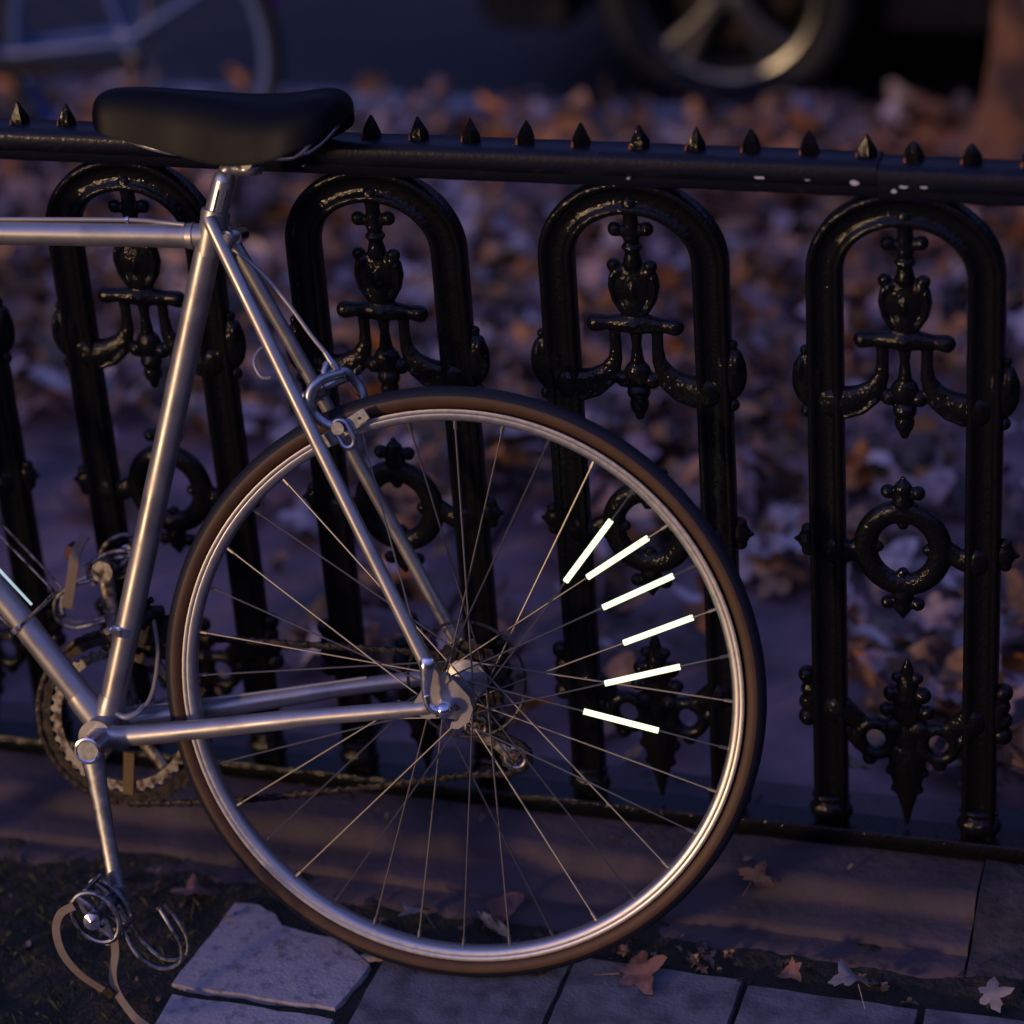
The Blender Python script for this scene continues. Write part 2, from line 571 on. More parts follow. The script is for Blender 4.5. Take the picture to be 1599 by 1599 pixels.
# ------------------------------------------------------------------ leaves
def leaf_mesh(mb, c, size, rot, tilt, curl, r, lobes=5, roll=0, stem=True):
    """maple-like leaf: lobed outline with a mid ring, cupped and twisted"""
    n = lobes * 6
    mat3 = Matrix.Rotation(rot, 3, 'Z') @ Matrix.Rotation(tilt[0], 3, 'X') @ Matrix.Rotation(tilt[1], 3, 'Y')
    ph, pa = r.uniform(0, 6), r.uniform(.6, 1.3)
    shape = [1.0, .80, .70, .50, .64, .84] if lobes == 5 else [1, .95, .9, .86, .9, .95]
    vs = []

    def z_of(x, y):
        X, Y = x / size, y / size
        return curl * size * (X * X * pa * .5 - Y * Y * .3 + .10 * math.sin(3 * X + ph) + .06 * math.sin(5 * Y + ph))

    def put(x, y):
        z = z_of(x, y)
        if roll:
            a = y / size * roll
            rr = size / roll
            y2, z2 = math.sin(a) * (rr - z), rr - math.cos(a) * (rr - z)
            y, z = y2, z2
        p = mat3 @ Vector((x, y, z))
        vs.append((c[0] + p.x, c[1] + p.y, c[2] + p.z))
    put(0, 0)
    for ring in (.45, 1.0):
        for i in range(n):
            a = 2 * PI * i / n
            q = shape[i % 6] * (1 if ring == 1 else .9)
            back = 1 - .35 * max(0, -math.cos(a)) if lobes == 5 else 1
            q *= back * (1 + r.uniform(-.13, .13)) * ring
            put(size * q * math.cos(a) * (1 if lobes == 5 else 1.1), size * q * math.sin(a) * (1 if lobes == 5 else .62))
    fs = [(0, 1 + i, 1 + (i + 1) % n) for i in range(n)]
    fs += [(1 + i, 1 + n + i, 1 + n + (i + 1) % n, 1 + (i + 1) % n) for i in range(n)]
    lo = min(v[2] for v in vs) - c[2]
    vs = [(a, b, z - lo * .85) for a, b, z in vs]
    mb.add(vs, fs)
    if stem:
        a = mat3 @ Vector((-size * .5, 0, 0))
        b = mat3 @ Vector((-size * 1.25, size * .15, size * .05))
        mb.tube([(c[0] + a.x, c[1] + a.y, vs[0][2] + .001), (c[0] + b.x, c[1] + b.y, c[2] + .003)], size * .02, 4)


lr = random.Random(21)
lt = MB()


def leaf_density(x, y):
    n = mnoise.fractal(Vector((x * 1.7 + 3.1, y * 2.1, 5.2)), 1, 2, 3)
    d = .9 + n * .7
    if y < .62 + .25 * n:
        d *= .16                                  # swept strip next to the fence
        if x > .12:
            d = .85
    if y < .95 and x < -.72:
        d *= .12
    if x > -.02 and 1.02 < y < 1.62:
        d *= .4
    if y > 2.42:
        d *= .55
    if x > .0 and y > 1.7:
        d = 1.3
    if y > 2.6 and x < 0.02:
        d = 0
    return d


cnt = 0
while cnt < 7500:
    y = lr.uniform(.14, 4.2) if lr.random() < .3 else lr.uniform(.14, 2.45)
    x = lr.uniform(-2.9, 1.3)
    if lr.random() > leaf_density(x, y):
        continue
    z0 = .006 if y < 2.42 else (.014 if y < 2.58 else -.105)
    if (.13 < y < .2 and lr.random() < .5) or (y < .42 and 0 < x < .20):
        continue
    pile = max(0, mnoise.noise(Vector((x * 3, y * 3, 9)))) * .03
    leaf_mesh(lt, (x, y, z0 + lr.uniform(0, .018) + pile), lr.uniform(.018, .052), lr.uniform(0, 6.3), (lr.gauss(0, .5), lr.gauss(0, .5)), lr.uniform(-1.4, 1.4), lr,
              5 if lr.random() < .65 else 3, 0, False)
    cnt += 1
tag(lt.build('leaf_litter', M['leaf_mix'], angle=80), 'brown, orange and pink fallen leaves scattered over the paving behind the fence', 'leaves', kind='stuff')

lp = MB()
for i in range(420):
    x, y = lr.gauss(.10, .24), lr.gauss(2.12, .22)
    if y > 2.42 or x > 1 or y < 1.6:
        continue
    leaf_mesh(lp, (x, y, .01 + .05 * math.exp(-((x - .25) ** 2 + (y - 2.1) ** 2) / .08) + lr.uniform(0, .03)), lr.uniform(.03, .062), lr.uniform(0, 6.3), (lr.gauss(.5, .4), lr.gauss(0, .4)), lr.uniform(-.9, .9), lr, 5 if lr.random() < .6 else 3, 0, False)
tag(lp.build('leaf_pile', M['leaf_warm'], angle=80), 'orange leaves heaped round the foot of the street tree', 'leaves', kind='stuff')

# crumbs of leaf along the foot of the coping
lf = MB()
for i in range(190):
    x = lr.uniform(-.7, .6)
    y = -.215 + lr.gauss(0, .018)
    if x < .0 and lr.random() < .45:
        continue
    leaf_mesh(lf, (x, y, .002 + lr.uniform(0, .006)), lr.uniform(.003, .011), lr.uniform(0, 6.3), (lr.gauss(0, .5), lr.gauss(0, .5)), lr.uniform(-1, 1), lr, 5, 0, False)
for i in range(60):
    leaf_mesh(lf, (lr.uniform(-.9, .38), lr.uniform(-.07, .09), .043), lr.uniform(.003, .008), lr.uniform(0, 6.3), (lr.gauss(0, .4), lr.gauss(0, .4)), lr.uniform(-1, 1), lr, 3, 0, False)
for i in range(30):
    leaf_mesh(lf, (lr.uniform(-.75, -.48), lr.uniform(-.6, -.2), .003), lr.uniform(.003, .010), lr.uniform(0, 6.3), (lr.gauss(0, .5), lr.gauss(0, .5)), lr.uniform(-1, 1), lr, 3, 0, False)
tag(lf.build('leaf_crumbs', M['leaf_dark'], angle=80), 'broken bits of dry leaf along the foot of the stone coping', 'leaf litter', kind='stuff')

gs = MB()
for i in range(900):
    x, y = lr.uniform(-.95, -.44), lr.uniform(-.62, -.17)
    if x > -.50 and y < -.205:
        continue
    h = lr.uniform(.004, .014)
    a = lr.uniform(0, 6.3)
    dx, dy = math.cos(a), math.sin(a)
    ww = .0008
    gs.add([(x - dy * ww, y + dx * ww, -.004), (x + dy * ww, y - dx * ww, -.004), (x + dx * h * .5, y + dy * h * .5, h * .8), (x + dx * h * 1.1, y + dy * h * 1.1, h)], [(0, 1, 2), (0, 2, 3)])
tag(gs.build('grass', M['grass'], smooth=False), 'sparse short grass and moss on the bare soil', 'grass', kind='stuff')


def one_leaf(label, material, c, size, rot, tilt, curl, seed, lobes=5, roll=0, stem=True, name='fallen_leaf'):
    mb = MB()
    leaf_mesh(mb, (0, 0, 0), size, rot, tilt, curl, random.Random(seed), lobes, roll, stem)
    o = mb.build(name, material, angle=80)
    o.location = c
    o['group'] = 'single leaves by the bicycle'
    return tag(o, label, 'leaf')


one_leaf('small orange pointed leaf lying on the stone coping right of the wheel', M['leaf_orange'], (.137, -.100, .0345), .026, 1.4, (.25, .1), .9, 1)
one_leaf('large brown maple leaf lying on the slab right of the tyre', M['leaf_brown'], (.035, -.262, .009), .037, .4, (.08, -.08), .5, 2)
one_leaf('pale crumpled leaf among the crumbs near the right corner', M['leaf_pale'], (.275, -.240, .007), .030, 2.2, (.3, .2), 1.2, 3)
one_leaf('pale grey leaf fragment nearest the right edge', M['leaf_pale'], (.425, -.226, .008), .024, .3, (.35, -.1), .9, 4, 5, 0, False)
one_leaf('tan rolled up leaf lying behind the bottom of the rim', M['leaf_tan'], (-.150, -.205, .004), .029, -.62, (.1, 0), .2, 5, 3, 4.2)
one_leaf('rounded brown leaf standing up behind the rolled tan leaf', M['leaf_brown'], (-.148, -.184, .006), .026, 1.1, (.9, .1), .6, 6, 3)
one_leaf('pinkish curled leaf behind the rim left of the rolled tan leaf', M['leaf_pale'], (-.242, -.210, .006), .026, 2.6, (.4, .3), 1.1, 7)
one_leaf('small tan leaf poking out under the tyre at the slab corner', M['leaf_tan'], (-.262, -.292, .010), .018, 3.4, (.1, .2), .6, 8, 3)
one_leaf('brown leaf scrap beside the large maple leaf', M['leaf_brown'], (.105, -.222, .007), .017, .9, (.3, .3), 1, 9)
one_leaf('thin brown leaf between the maple leaf and the crumpled leaf', M['leaf_brown'], (.205, -.226, .007), .020, 4.0, (.2, .4), 1, 10)
one_leaf('dull leaf on the soil near the hanging pedal', M['leaf_brown'], (-.520, -.220, .004), .028, 2.0, (.2, .1), .8, 11)

# ------------------------------------------------------------------ iron fence
fence = link('iron_fence', None)
tag(fence, 'black cast iron fence of arched panels with a spiked top rail on the stone coping', 'fence')
S = .2938
X0, X1 = -2.35, 1.6

# top rail: rounded section, with a joint near the right
rp = [(-.014, .8925), (.014, .8925), (.0205, .8900), (.0232, .8850), (.0236, .8760), (.0215, .8680), (.0165, .8655), (.0155, .8570), (.012, .8525), (-.012, .8525), (-.0155, .8570), (-.0165, .8655), (-.0215, .8680), (-.0236, .8760), (-.0232, .8850), (-.0205, .8900)]


def rail_piece(mb, x0, x1, dz, prof=rp):
    n = max(2, int((x1 - x0) / .02))
    k = len(prof)
    vs = []
    for i in range(n + 1):
        xx = x0 + (x1 - x0) * i / n
        for (y, z) in prof:
            q = .0006 * mnoise.noise(Vector((xx * 20, y * 60, z * 60)))
            vs.append((xx, y + q, z + q + dz + .0008 * math.sin(xx * 4)))
    fs = [(i * k + j, i * k + (j + 1) % k, (i + 1) * k + (j + 1) % k, (i + 1) * k + j) for i in range(n) for j in range(k)]
    fs += [tuple(range(k)), tuple(reversed(range(n * k, n * k + k)))]
    mb.add(vs, fs)


tr = MB()
rail_piece(tr, X0, .268, .0005)
rail_piece(tr, .2685, X1, -.0028)
top_rail = tr.build('top_rail', M['rail'], fence, angle=50)
cr_ = random.Random(3)
for (cx, cy, cz, a) in [(.147, -.0225, .876, .007), (.197, -.0225, .877, .006), (.245, -.0225, .874, .006), (.297, -.0222, .875, .010), (.317, -.0225, .872, .005), (.286, -.0225, .866, .004), (.006, -.0235, .868, .0025), (-.36, -.0235, .866, .002)]:
    chip = MB()
    n = 9
    pts = [(cx + a * math.cos(2 * PI * i / n) * cr_.uniform(.5, 1), cy - .0006, cz + .6 * a * math.sin(2 * PI * i / n) * cr_.uniform(.5, 1) - .001) for i in range(n)]
    pts2 = [(x, y + .006, z) for x, y, z in pts]
    chip.add(pts + pts2, [tuple(range(n))] + [(i, (i + 1) % n, n + (i + 1) % n, n + i) for i in range(n)])
    chip.build('paint_chip', M['chip'], top_rail, smooth=False)

# spikes, one mesh per shape shared by copies
spr = random.Random(7)


def spike_mesh(i, blunt):
    mb = MB()
    n = 5
    pr = [(.0098, -.004), (.0112, .003), (.0100, .009), (.0060, .017), (.0012, .0262)] if not blunt else [(.0095, -.004), (.0108, .004), (.0100, .011), (.0064, .018), (.0018, .0225)]
    vs = []
    a0 = spr.uniform(0, 6)
    for (r_, h) in pr:
        for j in range(n):
            a = a0 + 2 * PI * j / n
            q = r_ * spr.uniform(.88, 1.12)
            vs.append((q * math.cos(a), q * math.sin(a) * .8, h))
    fs = [(lv * n + j, lv * n + (j + 1) % n, (lv + 1) * n + (j + 1) % n, (lv + 1) * n + j) for lv in range(len(pr) - 1) for j in range(n)]
    fs.append(tuple(range((len(pr) - 1) * n, len(pr) * n)))
    mb.add(vs, fs)
    # a spot of rust at the left foot
    mb.mi(1)
    mb.ball((-.0098, -.004, .002), (.0018, .003, .0055), 6, 4)
    return mb.mesh('spike', [M['iron'], M['rust']], angle=30)


sm_ = [spike_mesh(i, False) for i in range(4)] + [spike_mesh(i, True) for i in range(2)]
known = [-.7075, -.6488, -.588, -.528, -.468, -.408, -.348, -.2864, -.2314, -.1716, -.1109, -.0498, .0132, .0748, .1342, .1954, .2546, .3029, .3621, .4215]
xs = known + [.4215 + .0596 * i for i in range(1, 19)] + [-.7075 - .0596 * i for i in range(1, 27)]
for i, xx in enumerate(sorted(xs)):
    o = link('spike', sm_[4 + i % 2] if xx > .28 else sm_[i % 4], top_rail)
    o.location = (xx, .001, .8915 if xx < .268 else .8885)
    o.rotation_euler = (0, spr.uniform(-.05, .05), spr.uniform(-.3, .3))

br = MB()
bp_ = [(-.018, .0425), (.018, .0425), (.0195, .045), (.0195, .062), (.017, .0655), (-.017, .0655), (-.0195, .062), (-.0195, .045)]
rail_piece(br, X0, X1, 0, bp_)
br.build('bottom_rail', M['iron'], fence, angle=50)

# arched frame: moulded section swept along an upside-down U
sec = [(-.0198, -.002), (-.0190, -.0085), (-.0165, -.0115), (-.0125, -.0115), (-.0095, -.0085), (-.0070, -.0062), (0, -.0056), (.0070, -.0062), (.0095, -.0085), (.0125, -.0115), (.0165, -.0115), (.0190, -.0085), (.0198, -.002), (.0192, .008), (.012, .0105), (-.012, .0105), (-.0192, .008)]
path = [(-.0855, z) for z in [.064 + (.765 - .064) * i / 22 for i in range(22)]]
path += [(-.0855 * math.cos(t), .765 + .0735 * math.sin(t)) for t in [PI * i / 28 for i in range(29)]]
path += [(.0855, z) for z in [.765 - (.765 - .064) * (i + 1) / 22 for i in range(22)]]
af = MB()
vs = []
for i, (px, pz) in enumerate(path):
    a, b = path[max(0, i - 1)], path[min(len(path) - 1, i + 1)]
    t = Vector((b[0] - a[0], 0, b[1] - a[1])).normalized()
    nn = Vector((-t.z, 0, t.x))                  # outward on both legs
    for (q, y) in sec:
        wv = .0004 * mnoise.noise(Vector((px * 50 + q * 90, pz * 40, y * 90)))
        vs.append((px + nn.x * (q + wv), y + wv, pz + nn.z * (q + wv)))
k = len(sec)
af.add(vs, [(i * k + j, i * k + (j + 1) % k, (i + 1) * k + (j + 1) % k, (i + 1) * k + j) for i in range(len(path) - 1) for j in range(k)])
arch_me = af.mesh('arched_frame', M['iron'], angle=55)


def chain_blob(mb, pts, flat=.9):
    """pts (x, z, r): a rod of changing thickness"""
    P = [Vector((x, 0, z)) for x, z, r in pts]
    rr = [r * 1.10 for _, _, r in pts]
    mb.tube(P, rr, 12, up=(0, 1, 0), flat=flat)
    mb.ball(P[0], (rr[0], rr[0] * flat, rr[0]), 10, 6)
    mb.ball(P[-1], (rr[-1], rr[-1] * flat, rr[-1]), 10, 6)


def bl(mb, x, z, rx, rz=None, ry=None):
    mb.ball((x, 0, z), (rx * 1.08, ry or min(rx, .011), (rz or rx) * 1.06), 14, 10)


# bud ornament with crossbar and scrolls
od = MB()
chain_blob(od, [(0, .828, .0105), (0, .812, .0075), (0, .795, .0085)])
chain_blob(od, [(-.018, .7985, .0078), (-.009, .796, .005), (.009, .797, .005), (.017, .800, .0078)])
chain_blob(od, [(0, .79, .009), (0, .784, .007), (0, .779, .0112), (0, .773, .0072), (0, .760, .010)])
for s_ in (-1, 1):
    bl(od, s_ * .0205 - .001, .7565, .0072)
    bl(od, s_ * .017, .749, .008)
    chain_blob(od, [(s_ * .0225, .745, .0042), (s_ * .0245, .733, .0040), (s_ * .021, .718, .0040), (s_ * .0135, .706, .0042)], 1.9)
bl(od, -.001, .735, .0245, .0245, .0085)
bl(od, 0, .710, .0160, .020, .009)
bl(od, 0, .729, .006, .014, .012)
chain_blob(od, [(-.0455, .687, .0092), (-.030, .6885, .0075), (0, .689, .012), (.030, .6885, .0075), (.0445, .687, .0092)])
bl(od, 0, .690, .010, .006, .014)
for s_ in (-1, 1):
    chain_blob(od, [(s_ * .024, .680, .0062), (s_ * .0235, .662, .0062), (s_ * .0245, .646, .0075), (s_ * .031, .631, .0110), (s_ * .043, .620, .0142), (s_ * .056, .6135, .0165), (s_ * .076, .611, .018)], .58)
    chain_blob(od, [(s_ * .030, .618, .004), (s_ * .045, .604, .004), (s_ * .064, .597, .004)], 2.4)
chain_blob(od, [(0, .680, .007), (0, .664, .005), (0, .650, .0065), (0, .640, .008)])
bl(od, 0, .629, .0145, .0155, .011)
bl(od, -.016, .621, .009)
bl(od, .016, .621, .009)
bl(od, 0, .6065, .0125, .0100)
bl(od, 0, .592, .0102, .0125)
chain_blob(od, [(0, .588, .0085), (0, .5775, .0050)])
for s_ in (-1, 1):       # leaves gripping the outer edges of the posts
    bl(od, s_ * .103, .637, .0185, .031, .010)
    bl(od, s_ * .107, .6705, .0058)
    bl(od, s_ * .106, .598, .0070)
    bl(od, s_ * .112, .648, .006, .016, .012)
orn_me = remeshed(od, 'scroll_ornament', M['iron_orn'])

rg = MB()
rg.tube([(.003 + .0415 * math.cos(t), 0, .4386 + .0455 * math.sin(t)) for t in [2 * PI * i / 40 for i in range(40)]], .0134, 12, closed=True, flat=.75, up=(0, 1, 0))
for (dx, dz) in ((0, .030), (0, -.031), (.0275, 0), (-.0275, 0)):
    bl(rg, .003 + dx, .4386 + dz, .0062)
for sg in (1, -1):
    zc = .4386 + sg * .070
    for dx in (-.0165, .0165):
        bl(rg, .003 + dx, zc - sg * .0005, .0078)
    bl(rg, .003, zc + sg * .004, .0095)
    chain_blob(rg, [(.003, zc - sg * .012, .011), (.003, zc + sg * .010, .0065), (.003, zc + sg * .0165, .0028)])
for s_ in (-1, 1):
    chain_blob(rg, [(s_ * .050, .4386, .010), (s_ * .058, .431, .0115), (s_ * .076, .430, .0175)], .6)
    bl(rg, s_ * .106, .4405, .0135, .0135, .009)
    bl(rg, s_ * .109, .4535, .0070)
    bl(rg, s_ * .109, .4275, .0070)
    chain_blob(rg, [(s_ * .110, .4405, .008), (s_ * .1215, .4405, .003)])
ring_me = remeshed(rg, 'ring_ornament', M['iron_orn'])

fl = MB()
chain_blob(fl, [(.003, .294, .0032), (.003, .285, .0062), (.003, .275, .0075), (.003, .262, .0115), (.003, .246, .0150)], .7)
for s_ in (-1, 1):
    bl(fl, .003 + s_ * .0115, .272, .0065)
    bl(fl, .003 + s_ * .0175, .250, .0095)
    bl(fl, .003 + s_ * .0230, .228, .0085)
    bl(fl, .003 + s_ * .0150, .205, .0120)
    fl.tube([(.003 + s_ * .0360 + .0185 * math.cos(t), 0, .187 + .0205 * math.sin(t)) for t in [2 * PI * i / 26 for i in range(26)]], .0078, 10, closed=True, up=(0, 1, 0))
    chain_blob(fl, [(s_ * .046, .205, .0085), (s_ * .058, .213, .012), (s_ * .076, .222, .018)], .6)
    chain_blob(fl, [(s_ * .052, .175, .0060), (s_ * .066, .195, .0070)], .9)
    bl(fl, s_ * .040, .160, .0085)
    bl(fl, s_ * .111, .264, .0105)
    bl(fl, s_ * .109, .246, .0100)
    bl(fl, s_ * .112, .228, .0095)
    bl(fl, s_ * .111, .208, .0110)
    bl(fl, s_ * .105, .235, .0100, .036)
    bl(fl, s_ * .0860, .083, .0245, .0150, .016)      # swollen feet of the posts
    bl(fl, s_ * .0860, .101, .0220, .0060, .014)
bl(fl, .003, .228, .0165, .028, .009)
bl(fl, .003, .185, .0130, .036, .010)
chain_blob(fl, [(.003, .168, .0200), (.003, .150, .0195), (.003, .130, .0160), (.003, .112, .0110), (.003, .095, .0062), (.003, .074, .0026)], .55)
for s_ in (-1, 1):
    bl(fl, .003 + s_ * .0190, .146, .0060)
    bl(fl, .003 + s_ * .0135, .122, .0055)
fleur_me = remeshed(fl, 'leaf_ornament', M['iron_orn'])

panel_labels = {}
for kx in range(-8, 6):
    if kx * S < X0 + .12 or kx * S > X1 - .12:
        continue
    p = link('fence_panel', arch_me, fence)
    p.location = (kx * S, 0, 0)
    for nm, me_ in (('scroll_ornament', orn_me), ('ring_ornament', ring_me), ('leaf_ornament', fleur_me)):
        o = link(nm, me_, p)
        o.location = (spr.uniform(-.0012, .0012), spr.uniform(-.001, .001), spr.uniform(-.0015, .0015))
        o.scale = (1 if (kx + len(nm)) % 2 else -1, 1, 1) if nm == 'ring_ornament' else (1, 1, 1)

# ------------------------------------------------------------------ bicycle
LEAN, YAW = .2595, .1009
u = Vector((math.cos(YAW), math.sin(YAW), 0))
nrm = Vector((-u.y, u.x, 0))
v = Vector((0, 0, math.cos(LEAN))) + nrm * math.sin(LEAN)
nb = u.cross(v)                                   # towards the camera side of the bicycle
bike = link('bicycle', None)
bike.matrix_world = Matrix(((u.x, -nb.x, v.x, -.1559), (u.y, -nb.y, v.y, -.2942), (u.z, -nb.z, v.z, .002), (0, 0, 0, 1)))
tag(bike, 'silver road bicycle with tan-wall tyres leaning against the iron fence', 'bicycle')


def Q(a, b, off=0):                               # along the bicycle, up, towards the camera
    return Vector((a, -off, b))


AX = (.0, .3400)
# ---- rear wheel
def tyre_profile():
    c, r = .3275, .0122
    pr, ms = [], []
    N = 24
    for i in range(N):
        a = 2 * PI * i / N
        pr.append((c + r * math.cos(a), r * math.sin(a) * .98))
        am = (i + .5) * 360 / N
        am = am - 360 if am > 180 else am
        ms.append(0 if abs(am) < 78 else 1)
    return pr, ms


def make_wheel(cx, cz, rear):
    wheel = link('wheel', None, bike)
    wheel.location = Q(cx, cz)
    pr, ms = tyre_profile()
    MB().lathe(pr, n=160, mats=ms).build('tyre', [M['tread'], M['gumwall']], wheel, angle=80)
    rimp = [(.3165, -.0105), (.3165, -.0122), (.3150, -.0124), (.3122, -.0120), (.3114, -.0114), (.3106, -.0116), (.3065, -.0104), (.3040, -.0085), (.3025, -.0040), (.3025, .0040), (.3040, .0085), (.3065, .0104), (.3150, .0122), (.3165, .0120), (.3165, .0105), (.3125, .0085), (.3125, -.0085)]
    MB().lathe(rimp, n=160).build('rim', M['rim'], wheel, angle=35)
    hb = MB()
    hp = [(.0045, -.064), (.008, -.060), (.009, -.045), (.0130, -.040), (.0150, -.036), (.0245, -.0345), (.0245, -.032), (.012, -.030), (.0095, -.02), (.0095, .02), (.012, .029), (.0245, .031), (.0245, .0335), (.015, .035), (.012, .042), (.008, .052), (.0045, .062)] if rear else \
         [(.0045, -.050), (.012, -.04), (.02, -.036), (.02, -.034), (.008, -.028), (.008, .028), (.02, .034), (.02, .036), (.012, .04), (.0045, .05)]
    hb.lathe([(0.0001, hp[0][1])] + hp + [(0.0001, hp[-1][1])], n=32, close=False)
    hb.build('hub', M['alloy'], wheel, angle=30)
    fr, rr = .0225, .3035
    Ls = math.sqrt(rr * rr - fr * fr)
    dev = math.asin(fr / rr)
    lines = {}
    for side in (0, 1):                            # 0 near the camera
        for j in range(18):
            deg = (10 if side == 0 else 0) + 20 * j
            sgn = (1 if j % 2 == 0 else -1) * (1 if side == 0 else -1)
            a = R(deg - .3)
            rim_p = Vector((rr * math.cos(a), 0, rr * math.sin(a)))
            d = a + sgn * dev
            dv = Vector((math.cos(d), 0, math.sin(d)))
            hub_p = rim_p - dv * Ls
            hub_p.y = -.032 if side == 0 else .033
            hub_p.y += .0016 * sgn
            rim_p.y = -.002 if side == 0 else .002
            mb = MB()
            mb.tube([hub_p, rim_p], .00105, 6)
            q = rim_p.lerp(hub_p, .035)
            mb.tube([rim_p, q], .0021, 6)
            mb.build('spoke', M['spoke'], wheel)
            lines[deg] = (hub_p, rim_p)
    return wheel, lines


wheel, lines = make_wheel(AX[0], AX[1], True)
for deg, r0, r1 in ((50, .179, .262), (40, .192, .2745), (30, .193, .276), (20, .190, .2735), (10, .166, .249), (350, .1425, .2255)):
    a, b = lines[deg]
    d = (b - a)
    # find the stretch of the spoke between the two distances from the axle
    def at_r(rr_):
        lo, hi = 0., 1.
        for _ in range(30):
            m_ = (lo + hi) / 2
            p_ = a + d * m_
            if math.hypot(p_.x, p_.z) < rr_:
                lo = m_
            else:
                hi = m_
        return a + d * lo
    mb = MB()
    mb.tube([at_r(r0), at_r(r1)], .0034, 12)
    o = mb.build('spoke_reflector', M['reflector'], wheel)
    o['label'] = 'pale green reflector tube clipped on a spoke, its returned light painted in as glow'
# freewheel and spoke protector
cs = MB()
for i, (rad, y) in enumerate(((.046, .0365), (.0415, .0405), (.037, .0445), (.033, .0485), (.0285, .0525))):
    T = int(rad * 560)
    pr = []
    for t in range(T * 2):
        a = 2 * PI * t / (T * 2)
        q = rad * (1 if t % 2 else .93)
        pr.append((q * math.cos(a), q * math.sin(a)))
    cs.prism(pr, y, y + .002)
cs.lathe([(.0001, .034), (.024, .034), (.020, .056), (.0001, .056)], n=24, close=False)
cs.build('freewheel', M['steel_dark'], wheel, angle=30)
MB().lathe([(.0655, .0340), (.068, .0335), (.0690, .0345), (.068, .0352), (.0655, .0350)], n=72).build('spoke_protector', M['black_plastic'], wheel)

# ---- frame
fm = MB()
LUG, BB = (-.2690, .8390), (-.4140, .2740)
HT_T, HT_B = (-.792, .842), (-.757, .705)
fm.tube([Q(*LUG), Q(*HT_T)], .0136, 24)
fm.tube([Q(-.2590, .8620), Q(BB[0], BB[1])], .0146, 24)
fm.tube([Q(BB[0], BB[1]), Q(-.762, .728)], .0150, 24)
fm.tube([Q(-.796, .862), Q(-.752, .688)], .0170, 24)
# lugs
fm.tube([Q(-.2835, .8388), Q(-.2905, .8388)], [.0150, .0142], 24)
fm.tube([Q(-.2575, .8665), Q(-.2588, .8615), Q(-.2600, .8550), Q(-.2670, .8260), Q(-.2690, .8180)], [.0160, .0164, .0158, .0156, .0148], 24)
fm.tube([Q(BB[0], BB[1], .036), Q(BB[0], BB[1], -.036)], .0205, 28)
for (a, b, c) in (((-.4390, .3055), (-.4460, .3145), .0165), ((-.4060, .3050), (-.4035, .3150), .0162)):
    fm.tube([Q(BB[0], BB[1]), Q(*a), Q(*b)], [.0178, .0170, c - .001], 24)
# stays
for s_ in (1, -1):
    fm.tube(spline([Q(-.2600, .8560, .0140 * s_), Q(-.2480, .8330, .0195 * s_), Q(-.143, .626, .0430 * s_), Q(-.0300, .4010, .0620 * s_), Q(-.0215, .3845, .0632 * s_)], 8), [.0050] * 4 + [.0078] * 24 + [.0062] * 5, 16)
    fm.tube(spline([Q(-.4040, .2740, .022 * s_), Q(-.385, .2765, .032 * s_), Q(-.300, .2905, .0405 * s_), Q(-.16, .3155, .0530 * s_), Q(-.036, .3345, .0625 * s_), Q(-.0240, .3365, .0630 * s_)], 6), [.0128] * 6 + [.0122] * 6 + [.0112] * 6 + [.0095] * 6 + [.0080] * 6 + [.007], 16)
    # dropout plate with an open slot
    plate = [(-.034, .3290), (-.036, .3430), (-.0280, .3560), (-.0270, .3900), (-.0170, .3900), (-.0070, .3740), (.0040, .3740), (.0140, .3640), (.0250, .3520), (.0290, .3380), (.0250, .3240), (.0130, .3150), (.0030, .3150), (.0050, .3220), (.0120, .3240), (.0160, .3310), (.0150, .3400), (.0060, .3460), (-.0060, .3460), (-.0120, .3400), (-.0120, .3280), (-.0200, .3240)]
    fm.prism(plate, -.0658 * s_ if s_ > 0 else .0608, -.0608 * s_ if s_ > 0 else .0658)
    fm.cyl(Q(-.0010, .3720, .0600 * s_), Q(-.0010, .3720, .0700 * s_), .0055, 16)
fm.tube([Q(-.1600, .6590, .0400), Q(-.1600, .6590, -.0400)], .0055, 14)
fm.tube([Q(-.327, .2860, .037), Q(-.327, .2860, -.037)], .0055, 12)
fm.cyl(Q(-.2430, .8385, .017), Q(-.2430, .8385, -.017), .0080, 20)
frame = fm.build('frame', M['silver'], bike, angle=35)
sb = MB()
sb.cyl(Q(-.2425, .8375, .017), Q(-.2425, .8375, .0225), .0062, 20)
sb.cyl(Q(-.2370, .8380, .004), Q(-.2370, .8380, -.024), .0080, 20)
sb.build('seat_bolt', M['chrome'], frame)
dc = MB()
for (a, b) in (((-.512, .3940), (-.5080, .3890)),):
    dc.tube([Q(*a), Q(*b)], .0162, 20)
dc.build('tube_clamp', M['chrome'], frame)

# fork, headset, handlebar, front wheel (all left of the picture)
hbm = MB()
hbm.tube([Q(-.797, .862), Q(-.806, .905), Q(-.815, .925)], .0115, 16)
hbm.tube([Q(-.812, .917), Q(-.905, .905)], .012, 16)
for s_ in (1, -1):
    hbm.tube(spline([Q(-.905, .905, 0), Q(-.905, .905, .12 * s_), Q(-.915, .905, .185 * s_), Q(-.965, .900, .20 * s_), Q(-1.000, .865, .20 * s_), Q(-.985, .81, .20 * s_), Q(-.935, .785, .20 * s_), Q(-.87, .78, .20 * s_)], 6), .0125, 14)
hbm.build('handlebar', M['alloy'], bike)
fwheel, _ = make_wheel(-1.0, AX[1], False)
fk = MB()
for s_ in (1, -1):
    fk.tube(spline([Q(-.757, .672, .012 * s_), Q(-.770, .640, .032 * s_), Q(-.835, .50, .040 * s_), Q(-.90, .395, .046 * s_), Q(-1.0, .340, .052 * s_)], 6), [.011] * 12 + [.009] * 6 + [.007] * 7, 14)
